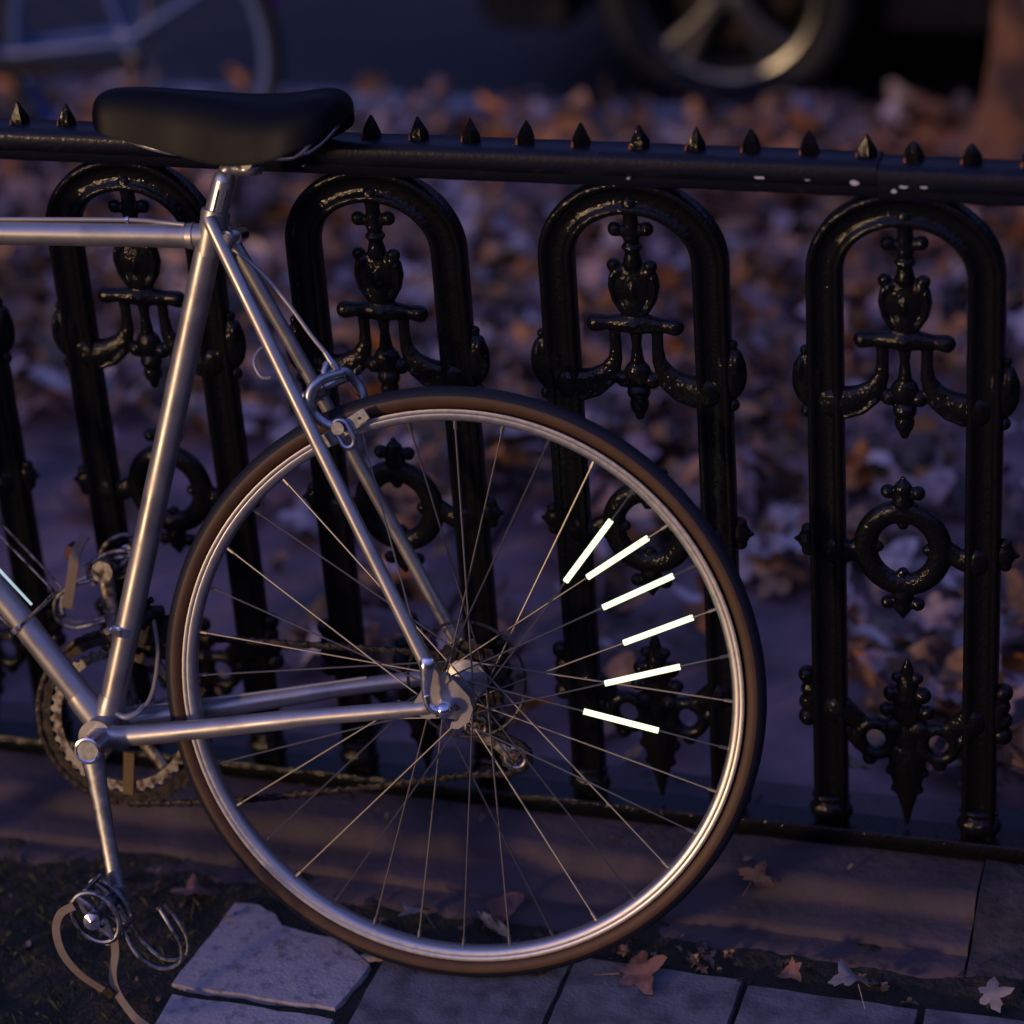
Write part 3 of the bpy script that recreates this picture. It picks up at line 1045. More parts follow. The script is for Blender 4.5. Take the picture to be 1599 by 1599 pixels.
fk.tube([Q(-.757, .676, .030), Q(-.757, .676, -.030)], .013, 16)
fk.tube([Q(-.755, .680), Q(-.797, .872)], .0125, 16)
fk.build('fork', M['silver'], bike)

# ---- seat post and saddle
sp = MB()
sp.tube([Q(-.2600, .8560), Q(-.2475, .8985)], .0128, 24)
sp.tube([Q(-.2475, .8985), Q(-.2462, .9040), Q(-.2440, .9085)], [.0128, .0118, .0092], 24)
sp.tube(spline([Q(-.2468, .9000), Q(-.2450, .9080), Q(-.2380, .9120), Q(-.2180, .9115), Q(-.2060, .9140)], 5), [.0095] * 5 + [.0088] * 5 + [.0078] * 5 + [.0085] * 5 + [.004], 18)
sp.ball(Q(-.2180, .9120), (.0145, .018, .0085))
sp.cyl(Q(-.2140, .9200, .027), Q(-.2140, .9200, -.027), .0065, 16)
seatpost = sp.build('seat_post', M['post'], bike, angle=50)
gv = MB()
for q in (.35, 1.05):
    off = .0129
    a = Vector((math.sin(q) * 0 + off * math.sin(q - .35), -off * math.cos(q - .35), 0))
    gv.tube([Q(-.2588, .8600) + a, Q(-.2500, .8900) + a], .0010, 8)
gv.build('groove', M['black_plastic'], seatpost)

sd_ = MB()
secs = []
US = [-.3925, -.3915, -.388, -.380, -.366, -.345, -.320, -.290, -.258, -.226, -.196, -.170, -.150, -.132, -.120, -.112, -.1065, -.1038, -.1030]


def interp(x, tab):
    for (a, b), (c, d) in zip(tab, tab[1:]):
        if x <= c:
            t = (x - a) / (c - a)
            t = t * t * (3 - 2 * t)
            return b + (d - b) * t
    return tab[-1][1]


topz = [(-.3925, .9720), (-.388, .9860), (-.380, .9940), (-.360, .9990), (-.320, .9985), (-.27, .9950), (-.22, .9910), (-.18, .9910), (-.150, .9950), (-.132, .9980), (-.118, .9950), (-.108, .9860), (-.1030, .9740)]
botz = [(-.3925, .9660), (-.388, .9560), (-.375, .9500), (-.340, .9440), (-.300, .9330), (-.260, .9235), (-.22, .9215), (-.190, .9245), (-.160, .9325), (-.140, .9430), (-.120, .9520), (-.108, .9620), (-.1030, .9710)]
wid = [(-.3925, .003), (-.388, .013), (-.375, .020), (-.34, .023), (-.30, .027), (-.25, .038), (-.21, .052), (-.17, .063), (-.14, .065), (-.122, .060), (-.110, .042), (-.1030, .004)]
NS = 20
vs = []
for uu in US:
    tz, bz, ww = interp(uu, topz), interp(uu, botz), interp(uu, wid)
    for j in range(NS):
        a = PI * (-.06) + (PI * 1.12) * j / (NS - 1)
        ca, sa = math.cos(a), math.sin(a)
        y = ww * math.copysign(abs(ca) ** .62, ca)
        sink = 1 - .05 * max(0, 1 - abs(ca) * 3)
        z = bz + (tz - bz) * (math.copysign(abs(sa) ** .62, sa) if sa > 0 else sa * .25) * (1 if abs(ca) > .5 else 1)
        vs.append(Q(uu, z, -y))
fs = [(i * NS + j, i * NS + j + 1, (i + 1) * NS + j + 1, (i + 1) * NS + j) for i in range(len(US) - 1) for j in range(NS - 1)]
fs += [tuple(range(NS)), tuple(range((len(US) - 1) * NS, len(US) * NS))]
sd_.add(vs, fs)
saddle = sd_.build('saddle', M['saddle'], bike, angle=70)
ss = saddle.modifiers.new('sub', 'SUBSURF')
ss.levels = ss.render_levels = 2
rl = MB()
for s_ in (1, -1):
    rl.tube(spline([Q(-.375, .960, .010 * s_), Q(-.345, .943, .016 * s_), Q(-.29, .930, .021 * s_), Q(-.18, .9255, .022 * s_), Q(-.150, .934, .030 * s_), Q(-.125, .962, .045 * s_)], 6), .0034, 10)
rl.build('saddle_rail', M['chrome'], saddle)
um = MB()
um.add([Q(-.36, .953, .015), Q(-.36, .953, -.015), Q(-.24, .942, -.028), Q(-.15, .958, -.045), Q(-.15, .958, .045), Q(-.24, .942, .028)], [(0, 1, 2, 5), (5, 2, 3, 4)])
um.build('saddle_underside', M['black_plastic'], saddle)

# ---- brake caliper
bk = MB()
Bp = [Q(-.1205, .6930, .010), Q(-.1370, .6895, .026), Q(-.1485, .6780, .031), Q(-.1510, .6640, .032), Q(-.1455, .6500, .031), Q(-.1345, .6405, .029), Q(-.1180, .6370, .027)]
bk.tube(spline(Bp, 5), [.0055] * 8 + [.0068] * 10 + [.0056] * 13, 12, flat=.8, up=(0, 1, 0))
Bf = [Q(-.1500, .6820, -.004), Q(-.1290, .6900, -.020), Q(-.1160, .6760, -.030), Q(-.1080, .6600, -.031), Q(-.1110, .6430, -.028)]
bk.tube(spline(Bf, 5), .0056, 12, flat=.8, up=(0, 1, 0))
bk.cyl(Q(-.172, .6630, 0), Q(-.118, .6860, 0), .0045, 14)
bk.cyl(Q(-.150, .6720, 0), Q(-.142, .6756, 0), .0095, 18)
bk.tube([Q(-.1360, .6870, .018), Q(-.1395, .6950, .015), Q(-.1365, .7035, .012), Q(-.1310, .7050, .008)], .0040, 10)
caliper = bk.build('brake_caliper', M['alloy'], bike)
slot = MB()   # slotted foot of the arm
ctr, ang = (-.1155, .6300), R(-62)
loop = []
for i in range(24):
    t = 2 * PI * i / 24
    lx, lz = .0085 * math.cos(t) + (.0075 if math.cos(t) > 0 else -.0075), .0078 * math.sin(t)
    loop.append(Q(ctr[0] + lx * math.cos(ang) - lz * math.sin(ang), ctr[1] + lx * math.sin(ang) + lz * math.cos(ang), .0275))
slot.tube(loop, .0030, 8, closed=True, flat=1.2, up=(0, 1, 0))
slot.cyl(Q(-.1205, .6370, .020), Q(-.1205, .6370, .034), .0052, 6)
slot.cyl(Q(-.1205, .6370, .033), Q(-.1205, .6370, .0355), .0070, 16)
slot.build('arm_foot', M['alloy'], caliper)
pd = MB()
pa = R(34)
rotp = Matrix.Rotation(-pa, 3, 'Y')
pd.box(Q(-.1165, .6345, .0185), (.0255, .0032, .0058), rotp)
pd.build('brake_pad', M['gumwall'], caliper, bevel=.001)
pd = MB()
pd.box(Q(-.1165, .6345, .0228), (.0268, .0012, .0078), rotp)
pd.box(Q(-.0965, .6485, .0245), (.0075, .0012, .0068), rotp)
ph = pd.build('pad_holder', M['alloy'], caliper, bevel=.0006)
MB().cyl(Q(-.0985, .6470, .0250), Q(-.0985, .6470, .0266), .0018, 10).build('rivet_hole', M['black_plastic'], ph)
bfp = MB()
bfp.box(Q(-.1165, .6345, -.0195), (.0255, .0040, .0065), rotp)
bfp.build('brake_pad', M['black_plastic'], caliper, bevel=.001)
qb = MB()
qb.tube([Q(-.1390, .7160, .010), Q(-.1310, .7035, .010)], [.0030, .0042], 12)
qb.tube([Q(-.1310, .7035, .010), Q(-.1235, .6930, .010)], [.0048, .0036], 12)
qb.build('cable_adjuster', M['alloy'], caliper)
inner = MB()
inner.tube([Q(-.1235, .6930, .010), Q(-.1080, .6690, .004), Q(-.1060, .6640, -.010)], .0007, 6)
inner.build('inner_wire', M['spoke'], caliper)

cb = MB()
cb.tube(spline([Q(-.800, .8700, .010), Q(-.700, .8590, .006), Q(-.600, .8560, .003), Q(-.5067, .8555, .003), Q(-.3589, .8560, .003), Q(-.320, .8535, .003), Q(-.292, .8515, .006)], 8), .0024, 10)
cb.tube(spline([Q(-.2420, .8235, -.004), Q(-.2356, .8208, -.002), Q(-.2091, .7989, 0), Q(-.1780, .7644, .004), Q(-.1540, .7333, .008), Q(-.1390, .7160, .010)], 8), .0024, 10)
cb.tube(spline([Q(-.206, .7200, -.020), Q(-.2185, .7130, -.010), Q(-.2220, .7010, 0), Q(-.2135, .6863, .004), Q(-.203, .6850, .002)], 6), .0020, 8)
cab = cb.build('brake_cable', M['cable'], bike)
clp = MB()
clp.tube([Q(-.3595, .8560, .003), Q(-.3560, .8560, .003)], .0036, 12)
clp.build('cable_clip', M['chrome'], cab)

# ---- quick release
qr = MB()
qr.tube(spline([Q(.0000, .3400, .0840), Q(-.0100, .3420, .0850), Q(-.0155, .3480, .0850), Q(-.0175, .3570, .0850)], 5), [.0048] * 16, 12)
qr.tube([Q(-.0175, .3560, .0850), Q(-.0180, .3640, .0850), Q(-.0165, .3860, .0850), Q(-.0160, .3960, .0845), Q(-.0160, .3985, .084)], [.0042, .0052, .0078, .0082, .0060], 14, flat=.45, up=(0, 1, 0))
qr.cyl(Q(.0, .34, .066), Q(.0, .34, .0800), .0100, 20)
qr.ball(Q(.0, .34, .0820), (.0092, .0075, .0092), 16, 10)
qr.build('quick_release', M['chrome'], bike)

qn = MB()
qn.lathe([(.0001, .066), (.0095, .066), (.0095, .076), (.006, .083), (.0001, .084)], c=(0, 0, .34), n=20, close=False)
qn.build('axle_nut', M['chrome'], bike)

# ---- cranks and chainrings
cr = link('crankset', None, bike)
cr.location = Q(-.4100, .2715)


def ring_mesh(teeth, rad, y, inner):
    pr = []
    for t in range(teeth * 4):
        a = 2 * PI * t / (teeth * 4)
        q = rad * (1, 1, .955, .955)[t % 4]
        pr.append((q * math.cos(a), q * math.sin(a)))
    n = len(pr)
    vs = []
    for yy in (y, y + .0028):
        vs += [(a, yy, b) for a, b in pr]
        vs += [(inner * math.cos(2 * PI * t / n), yy, inner * math.sin(2 * PI * t / n)) for t in range(n)]
    fs = []
    for t in range(n):
        q = (t + 1) % n
        fs += [(t, q, n + q, n + t), (2 * n + t, 3 * n + t, 3 * n + q, 2 * n + q), (t, 2 * n + t, 2 * n + q, q), (n + t, n + q, 3 * n + q, 3 * n + t)]
    mb = MB()
    mb.add(vs, fs)
    return mb


ring_mesh(52, .1080, .0460, .0900).build('chainring', M['steel_dark'], cr, angle=30)
ring_mesh(42, .0870, .0395, .0740).build('chainring', M['old_alloy'], cr, angle=30)
spd = MB()
for i in range(5):
    a = R(72 * i + 20)
    d = Vector((math.cos(a), 0, math.sin(a)))
    spd.tube([d * .012 + Vector((0, .0530, 0)), d * .050 + Vector((0, .0500, 0)), d * .0800 + Vector((0, .0480, 0)), d * .0860 + Vector((0, .0480, 0))], [.0110, .0080, .0072, .006], 10, flat=.5, up=(0, 1, 0))
    spd.cyl(d * .0800 + Vector((0, .0385, 0)), d * .0800 + Vector((0, .0520, 0)), .0050, 12)
spd.cyl((0, .040, 0), (0, .064, 0), .0170, 24)
spd.build('spider', M['old_alloy'], cr)
dcr = Vector((.0263, 0, -.1680))


def crank(sgn, y0, y1, name_mat):
    mb = MB()
    d = dcr * sgn
    A, B_ = Vector((0, y0, 0)), Vector((d.x, y1, d.z))
    mb.tube([A, A.lerp(B_, .08), A.lerp(B_, .25), A.lerp(B_, .6), A.lerp(B_, .93), B_], [.0140, .0140, .0116, .0098, .0100, .0120], 16, flat=.58, up=(0, 1, 0))
    yc = (y0 - .012) if y0 < 0 else (y0 + .012)
    mb.cyl((0, y0 * .55, 0), (0, yc, 0), .0150, 28)
    mb.cyl((B_.x, y1 - .008, B_.z), (B_.x, y1 + .008, B_.z), .0128, 20)
    o = mb.build('crank_arm', name_mat, cr, angle=40)
    cap = MB()
    q = 1 if yc > 0 else -1
    cap.lathe([(.0155, yc - q * .004), (.0155, yc + q * .0005), (.0130, yc + q * .0012), (.0105, yc - q * .001), (.0001, yc - q * .0015)], n=28, close=False)
    cap.build('dust_cap', M['chrome'], o)
    return B_


nearE = crank(1, -.062, -.074, M['alloy'])
farE = crank(-1, .066, .078, M['old_alloy'])

# ---- pedals with clips and straps (local: axle along y)
def pedal(E, side, tip_dir):
    """side -1 near the camera, +1 far; tip_dir = direction in which the toe clip points, as an angle in the x-z plane"""
    p = link('pedal', None, cr)
    p.location = E
    ca, sa = math.cos(tip_dir), math.sin(tip_dir)

    def W(l, y, h):                             # l towards the toe, h up through the foot
        return (l * ca - h * sa, side * y, l * sa + h * ca)
    b = MB()
    b.tube([W(0, .006, 0), W(0, .022, 0), W(0, .030, 0), W(0, .062, 0), W(0, .075, 0)], [.0075, .0125, .0095, .0085, .0095], 16)
    b.cyl(W(0, .074, 0), W(0, .080, 0), .0085, 16)
    b.cyl(W(0, .018, 0), W(0, .024, 0), .0110, 16)
    for yy in (.022, .070):                      # side plates: rounded rings
        pts = [W(.031 * math.cos(t), yy, (.024 if yy > .05 else .014) * math.sin(t)) for t in [2 * PI * i / 28 for i in range(28)]]
        b.tube(pts, .0032, 8, closed=True)
        for q in (-1, 1):
            b.tube([W(-.030, yy, 0), W(-.012, yy, .005 * q), W(.012, yy, .005 * q), W(.030, yy, 0)], .0038, 8)
        b.tube([W(-.010, yy, 0), W(.010, yy, 0)], .0085, 12)
    for l in (-.030, .030):                      # front and back cage bars
        for h in (-.0105, .0105):
            b.tube([W(l, .022, h), W(l, .070, h)], .0030, 8)
    b.build('cage', M['old_alloy'] if side > 0 else M['dull_alloy'], p)
    e = MB()
    e.lathe([(.0001, side * .0800), (.0085, side * .0800), (.0100, side * .0815), (.0095, side * .0840), (.0001, side * .0865)], n=20, close=False)
    e.build('end_cap', M['chrome'], p)
    c = MB()
    for yy, w_ in ((.036, -1), (.058, 1)):
        c.tube(spline([W(.028, yy, .010), W(.060, yy + w_ * .004, .004), W(.088, yy + w_ * .002, .012), W(.098, yy, .034), W(.084, yy, .050), W(.058, yy, .056), W(.036, yy - w_ * .004, .058)], 6), .0026, 8)
    c.tube([W(.036, .036, .058), W(.036, .058, .058)], .0020, 8)
    c.tube([W(.098, .036, .034), W(.098, .058, .034)], .0020, 8)
    c.build('toe_clip', M['dull_alloy'], p)
    return p


pedal(nearE, -1, R(-50))
pedal(farE, 1, R(205))
# loose end of the near strap hanging to the ground, and the far strap end
ls = MB()
def ribbon(mb, pts, w_, th, side_dir):
    P = spline(pts, 6)
    sdv = Vector(side_dir).normalized()
    vs, fs = [], []
    for i, p in enumerate(P):
        t = (P[min(i + 1, len(P) - 1)] - P[max(i - 1, 0)]).normalized()
        s2 = (sdv - t * sdv.dot(t)).normalized()
        n2 = t.cross(s2)
        for a, b in ((-1, -1), (1, -1), (1, 1), (-1, 1)):
            vs.append(p + s2 * (w_ * a) + n2 * (th * b))
    for i in range(len(P) - 1):
        for j in range(4):
            fs.append((i * 4 + j, i * 4 + (j + 1) % 4, (i + 1) * 4 + (j + 1) % 4, (i + 1) * 4 + j))
    fs += [(0, 1, 2, 3), tuple((len(P) - 1) * 4 + j for j in (3, 2, 1, 0))]
    mb.add(vs, fs)


ribbon(ls, [Q(-.4060, .1180, .150), Q(-.4220, .1080, .150), Q(-.4285, .0880, .150), Q(-.4230, .0600, .148), Q(-.4070, .0330, .140), Q(-.3850, .0120, .130)], .0046, .0009, (1, 0, .3))
ribbon(ls, [Q(-.3780, .0780, .110), Q(-.3760, .0500, .110), Q(-.3775, .0240, .118), Q(-.3700, .0050, .124), Q(-.3530, -.0180, .126), Q(-.3400, -.0230, .135), Q(-.315, -.0210, .16)], .0046, .0009, (1, 0, .3))
ls.build('toe_strap', M['strap'], bike, smooth=False)
bu = MB()
bu.box(Q(-.3800, .0080, .127), (.0065, .002, .006), Matrix.Rotation(R(40), 3, 'Y'))
bu.build('strap_buckle', M['steel_dark'], bike, bevel=.0008)
fs_ = MB()
ribbon(fs_, [Q(-.4700, .4720, -.115), Q(-.4800, .4520, -.105), Q(-.4860, .4260, -.105), Q(-.4950, .3920, -.110), Q(-.4975, .3830, -.112)], .0062, .0010, (1, 0, .2))
fs_.build('toe_strap', M['strap'], bike, smooth=False)
rr_ = MB()
rr_.box(Q(-.4930, .4500, -.125), (.0045, .0110, .0080), Matrix.Rotation(R(20), 3, 'Y'))
rr_.build('pedal_reflector', M['red'], bike, bevel=.001)

# ---- chain
ch = MB()


def chain_run(pts, mb):
    P = spline(pts, 10)
    acc, lens = 0, [0]
    for a, b in zip(P, P[1:]):
        acc += (b - a).length
        lens.append(acc)
    n = int(acc / .0127)
    nodes = []
    for i in range(n + 1):
        tgt = i * acc / n
        for j in range(1, len(P)):
            if lens[j] >= tgt - 1e-9:
                t = (tgt - lens[j - 1]) / max(1e-9, lens[j] - lens[j - 1])
                nodes.append(P[j - 1].lerp(P[j], t))
                break
    for i in range(n):
        a, b = nodes[i], nodes[i + 1]
        wd = .0030 if i % 2 else .0018
        for s_ in (-1, 1):
            o = Vector((0, s_ * wd, 0))
            mb.tube([a + o, (a + b) / 2 + o, b + o], [.0041, .0028, .0041], 8, flat=.18, up=(0, 1, 0))
        mb.cyl(a + Vector((0, -.0036, 0)), a + Vector((0, .0036, 0)), .0020, 6)


ccx, ccz, ccr = -.4100, .2715, .1040
top_run = [Q(ccx + ccr * math.cos(R(a)), ccz + ccr * math.sin(R(a)), -.0475) for a in range(262, 80, -14)]
chain_run(top_run + [Q(-.385, .3735, -.0475), Q(-.200, .3690, -.049), Q(-.02, .3640, -.0505), Q(.002, .3640, -.0505)], ch)
chain_run([Q(ccx, ccz - ccr, -.0475), Q(-.30, .1760, -.047), Q(-.15, .198, -.047), Q(.00, .2240, -.046), Q(.045, .2280, -.046), Q(.067, .2400, -.046), Q(.066, .2580, -.046), Q(.040, .2720, -.046), Q(.010, .2800, -.047)], ch)
chain_run([Q(.010, .2800, -.047), Q(.0020, .2920, -.048), Q(.016, .308, -.050), Q(.024, .325, -.0505), Q(.0255, .342, -.0505), Q(.019, .357, -.0505), Q(.002, .3640, -.0505)], ch)
ch.build('chain', M['steel_dark'], bike)

# ---- rear derailleur
rd = MB()
rd.tube([Q(.012, .330, -.070), Q(.022, .300, -.078), Q(.028, .285, -.080)], [.009, .008, .010], 12)
rd.tube([Q(.026, .290, -.082), Q(.004, .268, -.080), Q(-.012, .262, -.074)], [.009, .0075, .009], 12)
rd.tube([Q(.0210, .2970, -.064), Q(-.006, .2680, -.064)], .0055, 10)
for off in (-.041, -.053):
    rd.tube([Q(.002, .276, off), Q(.026, .266, off), Q(.055, .2480, off)], [.0080, .0050, .0080], 10, flat=.22, up=(0, 1, 0))
der = rd.build('rear_derailleur', M['old_alloy'], bike)


def pulley(cx, cz, off):
    mb = MB()
    pr = []
    for t in range(22):
        a = 2 * PI * t / 22
        q = .0195 * (1 if t % 2 else .86)
        pr.append((q * math.cos(a), q * math.sin(a)))
    n = len(pr)
    vs = []
    for yy in (-.0018, .0018):
        vs += [(a, yy, b) for a, b in pr] + [(.0125 * math.cos(2 * PI * t / n), yy, .0125 * math.sin(2 * PI * t / n)) for t in range(n)]
    fs = []
    for t in range(n):
        q = (t + 1) % n
        fs += [(t, q, n + q, n + t), (2 * n + t, 3 * n + t, 3 * n + q, 2 * n + q), (t, 2 * n + t, 2 * n + q, q), (n + t, n + q, 3 * n + q, 3 * n + t)]
    mb.add(vs, fs)
    o = mb.build('jockey_wheel', M['black_plastic'], der)
    o.location = Q(cx, cz, off)
    m2 = MB()
    m2.tube([(.0115 * math.cos(t), -.003, .0115 * math.sin(t)) for t in [2 * PI * i / 24 for i in range(24)]], .0030, 8, closed=True, up=(0, 1, 0))
    m2.cyl((0, -.004, 0), (0, .004, 0), .0048, 12)
    for q in (0, 1, 2):
        a = q * 2.094 + .4
        m2.tube([(0, -.002, 0), (.011 * math.cos(a), -.002, .011 * math.sin(a))], .0018, 6)
    q = m2.build('cage_ring', M['old_alloy'], der)
    q.location = Q(cx, cz, off)


pulley(.0530, .2480, -.047)
pulley(.0080, .2830, -.047)

# ---- front derailleur on a chrome band round the seat tube
fdm = MB()
dirn = Vector((math.cos(R(75.6)), 0, math.sin(R(75.6))))
c0 = Q(-.3858, .3930)
fdm.tube([c0 - dirn * .0055, c0 + dirn * .0055], .0166, 28)
fdm.cyl(Q(-.4000, .3950, .010), Q(-.4000, .3950, .0195), .0042, 12)
fdm.cyl(Q(-.3900, .3935, .013), Q(-.3900, .3935, .0205), .0050, 14)
fd = fdm.build('front_derailleur', M['chrome'], bike)
fd2 = MB()
fd2.tube([Q(-.372, .3950, -.008), Q(-.362, .4080, -.020), Q(-.354, .4050, -.032)], .0085, 12)
fd2.tube([Q(-.362, .4080, -.020), Q(-.366, .4190, -.018), Q(-.358, .4240, -.016)], .0040, 10)
for off in (-.0400, -.0530):
    fd2.prism([(-.392, .3600), (-.345, .3660), (-.318, .3450), (-.322, .3620), (-.342, .3960), (-.380, .3950)], -off, -off + .0014)
fd2.tube([Q(-.345, .3960, -.040), Q(-.345, .3960, -.054)], .002, 8)
fd2.build('shifting_cage', M['steel_dark'], fd)
sc = MB()
sc.tube(spline([Q(-.4050, .2935, .012), Q(-.3870, .2925, .004), Q(-.3720, .2980, -.010), Q(-.3620, .3180, -.018), Q(-.3560, .3600, -.022), Q(-.3580, .4000, -.018)], 6), .0026, 8)
sc.tube(spline([Q(-.4040, .2980, .006), Q(-.3880, .2930, .014), Q(-.3740, .2965, .010), Q(-.3690, .3020, .0)], 6), .0036, 8)
sc.tube(spline([Q(-.3800, .2940, -.024), Q(-.25, .3110, -.040), Q(-.12, .332, -.052)], 8), .0017, 8)
sc.build('gear_cable', M['cable'], bike)
yt = MB()
yt.box(Q(-.4040, .2080, -.038), (.0068, .0018, .0260), Matrix.Rotation(R(4), 3, 'Y'))
yt.build('yellow_tape', M['yellow'], bike, bevel=.0008)

# ---- bottle cage of bent wire on the down tube
bc = MB()
bc.tube(spline([Q(-.5600, .5200, .034), Q(-.5210, .5114, .030), Q(-.5190, .5090, .030)], 4), .0022, 8)
bc.tube([Q(-.5210, .5095, .030), Q(-.4575, .4440, .030), Q(-.4560, .4405, .028), Q(-.5040, .3965, .014)], .0018, 8)
bc.tube([Q(-.5600, .5250, -.030), Q(-.5100, .4700, -.034), Q(-.4700, .4300, -.030), Q(-.5040, .3965, -.014)], .0018, 8)
bc.tube(spline([Q(-.5040, .3965, .014), Q(-.5120, .3900, .012), Q(-.5600, .4300, .010), Q(-.6000, .4700, .010)], 4), .0022, 8)
for (a, b) in ((-.585, .515), ):
    bc.tube(spline([Q(a, b, .0), Q(a + .02, b + .01, .034), Q(a + .045, b + .035, .034), Q(a + .055, b + .045, 0), Q(a + .045, b + .035, -.034), Q(a + .02, b + .01, -.034)], 5, True), .0022, 8, closed=True)
bcage = bc.build('bottle_cage', M['old_alloy'], bike)
bw = MB()
bw.tube([Q(-.5500, .4990, .034), Q(-.5307, .4797, .034), Q(-.4817, .4268, .034)], [.0022, .0022, .0016], 8)
bw.build('cage_wire', M['wire_highlight'], bcage)

# ------------------------------------------------------------------ parked car in the street
Z0 = -.105
car = link('parked_car', None)
car.location = (-.545, 2.80, Z0)
tag(car, 'black parked car at the kerb with a light alloy wheel', 'car')
# side silhouette in x, z (x = 0 at the wheel nearest, car runs to the left)
sil = [(.53, .19), (.555, .26), (.56, .42), (.52, .56), (.44, .66), (.18, .76), (-.35, .92), (-.62, 1.02), (-1.10, 1.40), (-1.7, 1.46), (-2.45, 1.42), (-3.05, 1.05), (-3.30, .98), (-3.38, .70), (-3.40, .40), (-3.36, .20)]


def wheel_arch(cx, r):
    return [(cx - r * math.cos(t), max(.19, .285 + r * math.sin(t))) for t in [PI * i / 14 - .25 + (.5 * i / 14) for i in range(15)]]


bottom = [(-3.36, .20)] + [(x, z) for x, z in wheel_arch(-2.60, .34)] + [(-1.5, .19)] + [(x, z) for x, z in wheel_arch(0, .34)] + [(.38, .19)]
cbm = MB()
poly = sil[:-1] + bottom
nn_ = len(poly)


def inset(z, d):
    """tumblehome: the body narrows upwards"""
    if z < .5:
        return -.03 + max(0, (.5 - z)) * .06
    return -.03 + max(0, z - .75) * .28


vs = [(x, inset(z, 0), z) for x, z in poly] + [(x, 1.72 - inset(z, 0), z) for x, z in poly]
cbm.add(vs, [tuple(range(nn_)), tuple(reversed(range(nn_, 2 * nn_)))] + [(i, (i + 1) % nn_, nn_ + (i + 1) % nn_, nn_ + i) for i in range(nn_)])
cbm.v = [(-a_, b_, c_) for a_, b_, c_ in cbm.v]
cbm.build('body', M['car'], car, angle=30, bevel=.02)
win = MB()
for poly2 in ([(-.75, .98), (-1.16, 1.34), (-1.66, 1.39), (-1.66, .96)], [(-1.74, .96), (-1.74, 1.39), (-2.40, 1.36), (-2.92, 1.03), (-2.86, .98)]):
    win.add([(x, inset(z, 0) - .004, z) for x, z in poly2] + [(x, inset(z, 0) + .01, z) for x, z in poly2], [(0, 1, 2, 3) if len(poly2) == 4 else (0, 1, 2, 3, 4)])
win.v = [(-a_, b_, c_) for a_, b_, c_ in win.v]
win.build('window', M['glass'], car, smooth=False)
hl = MB()
hl.ball((-.47, .14, .60), (.07, .11, .06))
hl.build('headlight', M['glass'], car)
hl = MB()
hl.ball((3.34, .12, .80), (.05, .12, .09))
hl.build('tail_light', M['lampred'], car)
ub = MB()
ub.box((1.4, .86, .20), (1.75, .62, .05))
ub.build('underbody', M['black_plastic'], car)


def car_wheel(cx, cy, flip=1):
    wr = link('wheel', None, car)
    wr.location = (cx, cy, .290)
    N = 22
    pr = []
    for i in range(N):
        a = 2 * PI * i / N
        pr.append((.2450 + .0450 * math.copysign(abs(math.cos(a)) ** .75, math.cos(a)), .085 * math.copysign(abs(math.sin(a)) ** .6, math.sin(a))))
    MB().lathe(pr, n=72).build('tyre', M['tread'], wr, angle=70)
    rm = MB()
    rm.lathe([(.1900, -.0830 * flip), (.1980, -.0860 * flip), (.2010, -.078 * flip), (.1910, -.070 * flip), (.186, -.03 * flip), (.186, .05 * flip), (.178, .05 * flip), (.178, -.03 * flip), (.1880, -.072 * flip)], n=72)
    for i in range(5):
        for dd in (-.085, .085):
            a = R(72 * i + 234) + dd
            b = R(72 * i + 234) + dd * 1.6
            y = -.062 * flip
            rm.tube([(.03 * math.cos(a), y - .012 * flip, .03 * math.sin(a)), (.10 * math.cos(a), y - .008 * flip, .10 * math.sin(a)), (.187 * math.cos(b), y + .002 * flip, .187 * math.sin(b))], [.022, .014, .018], 10, flat=.6, up=(0, 1, 0))
    rm.lathe([(.0001, -.082 * flip), (.030, -.082 * flip), (.045, -.072 * flip), (.050, -.04 * flip), (.0001, -.04 * flip)], n=32, close=False)
    rm.build('rim', M['car_rim'], wr, angle=35)
    bd = MB()
    bd.lathe([(.0001, -.02 * flip), (.135, -.02 * flip), (.135, .0), (.0001, .0)], n=40, close=False)
    bd.build('brake_disc', M['steel_dark'], wr)


car_wheel(0, .08)
car_wheel(2.60, .08)
car_wheel(0, 1.62, -1)
car_wheel(2.60, 1.62, -1)

# ------------------------------------------------------------------ blue bicycle standing behind the fence
b2 = link('bicycle', None)
b2.location = (-1.522, 1.98, .006)
b2.rotation_euler = (R(-3), 0, R(1))
tag(b2, 'light blue small-wheeled bicycle with purple mudguard standing behind the fence', 'bicycle')


def small_wheel(cx):
    wl = link('wheel', None, b2)
    wl.location = (cx, 0, .293)
    pr = [(.2790 + .0150 * math.cos(2 * PI * i / 14), .0150 * math.sin(2 * PI * i / 14)) for i in range(14)]
    MB().lathe(pr, n=72).build('tyre', M['tread'], wl)
    MB().lathe([(.2700, -.0110), (.2690, -.0125), (.2540, -.0110), (.2520, -.004), (.2520, .004), (.2540, .0110), (.2690, .0125), (.2700, .0110)], n=72).build('rim', M['blue_rim'], wl)
    mb = MB()
    for j in range(28):
        a = 2 * PI * j / 28
        d = a + (.06 if j % 4 < 2 else -.06)
        y = .028 if j % 2 else -.028
        mb.tube([(.018 * math.cos(d + PI / 2 * (1 if d > a else -1)), y, .018 * math.sin(d + PI / 2 * (1 if d > a else -1))), (.252 * math.cos(a), 0, .252 * math.sin(a))], .0010, 5)
    mb.cyl((0, -.045, 0), (0, .045, 0), .012, 14)
    mb.build('spokes', M['spoke'], wl)
    return wl


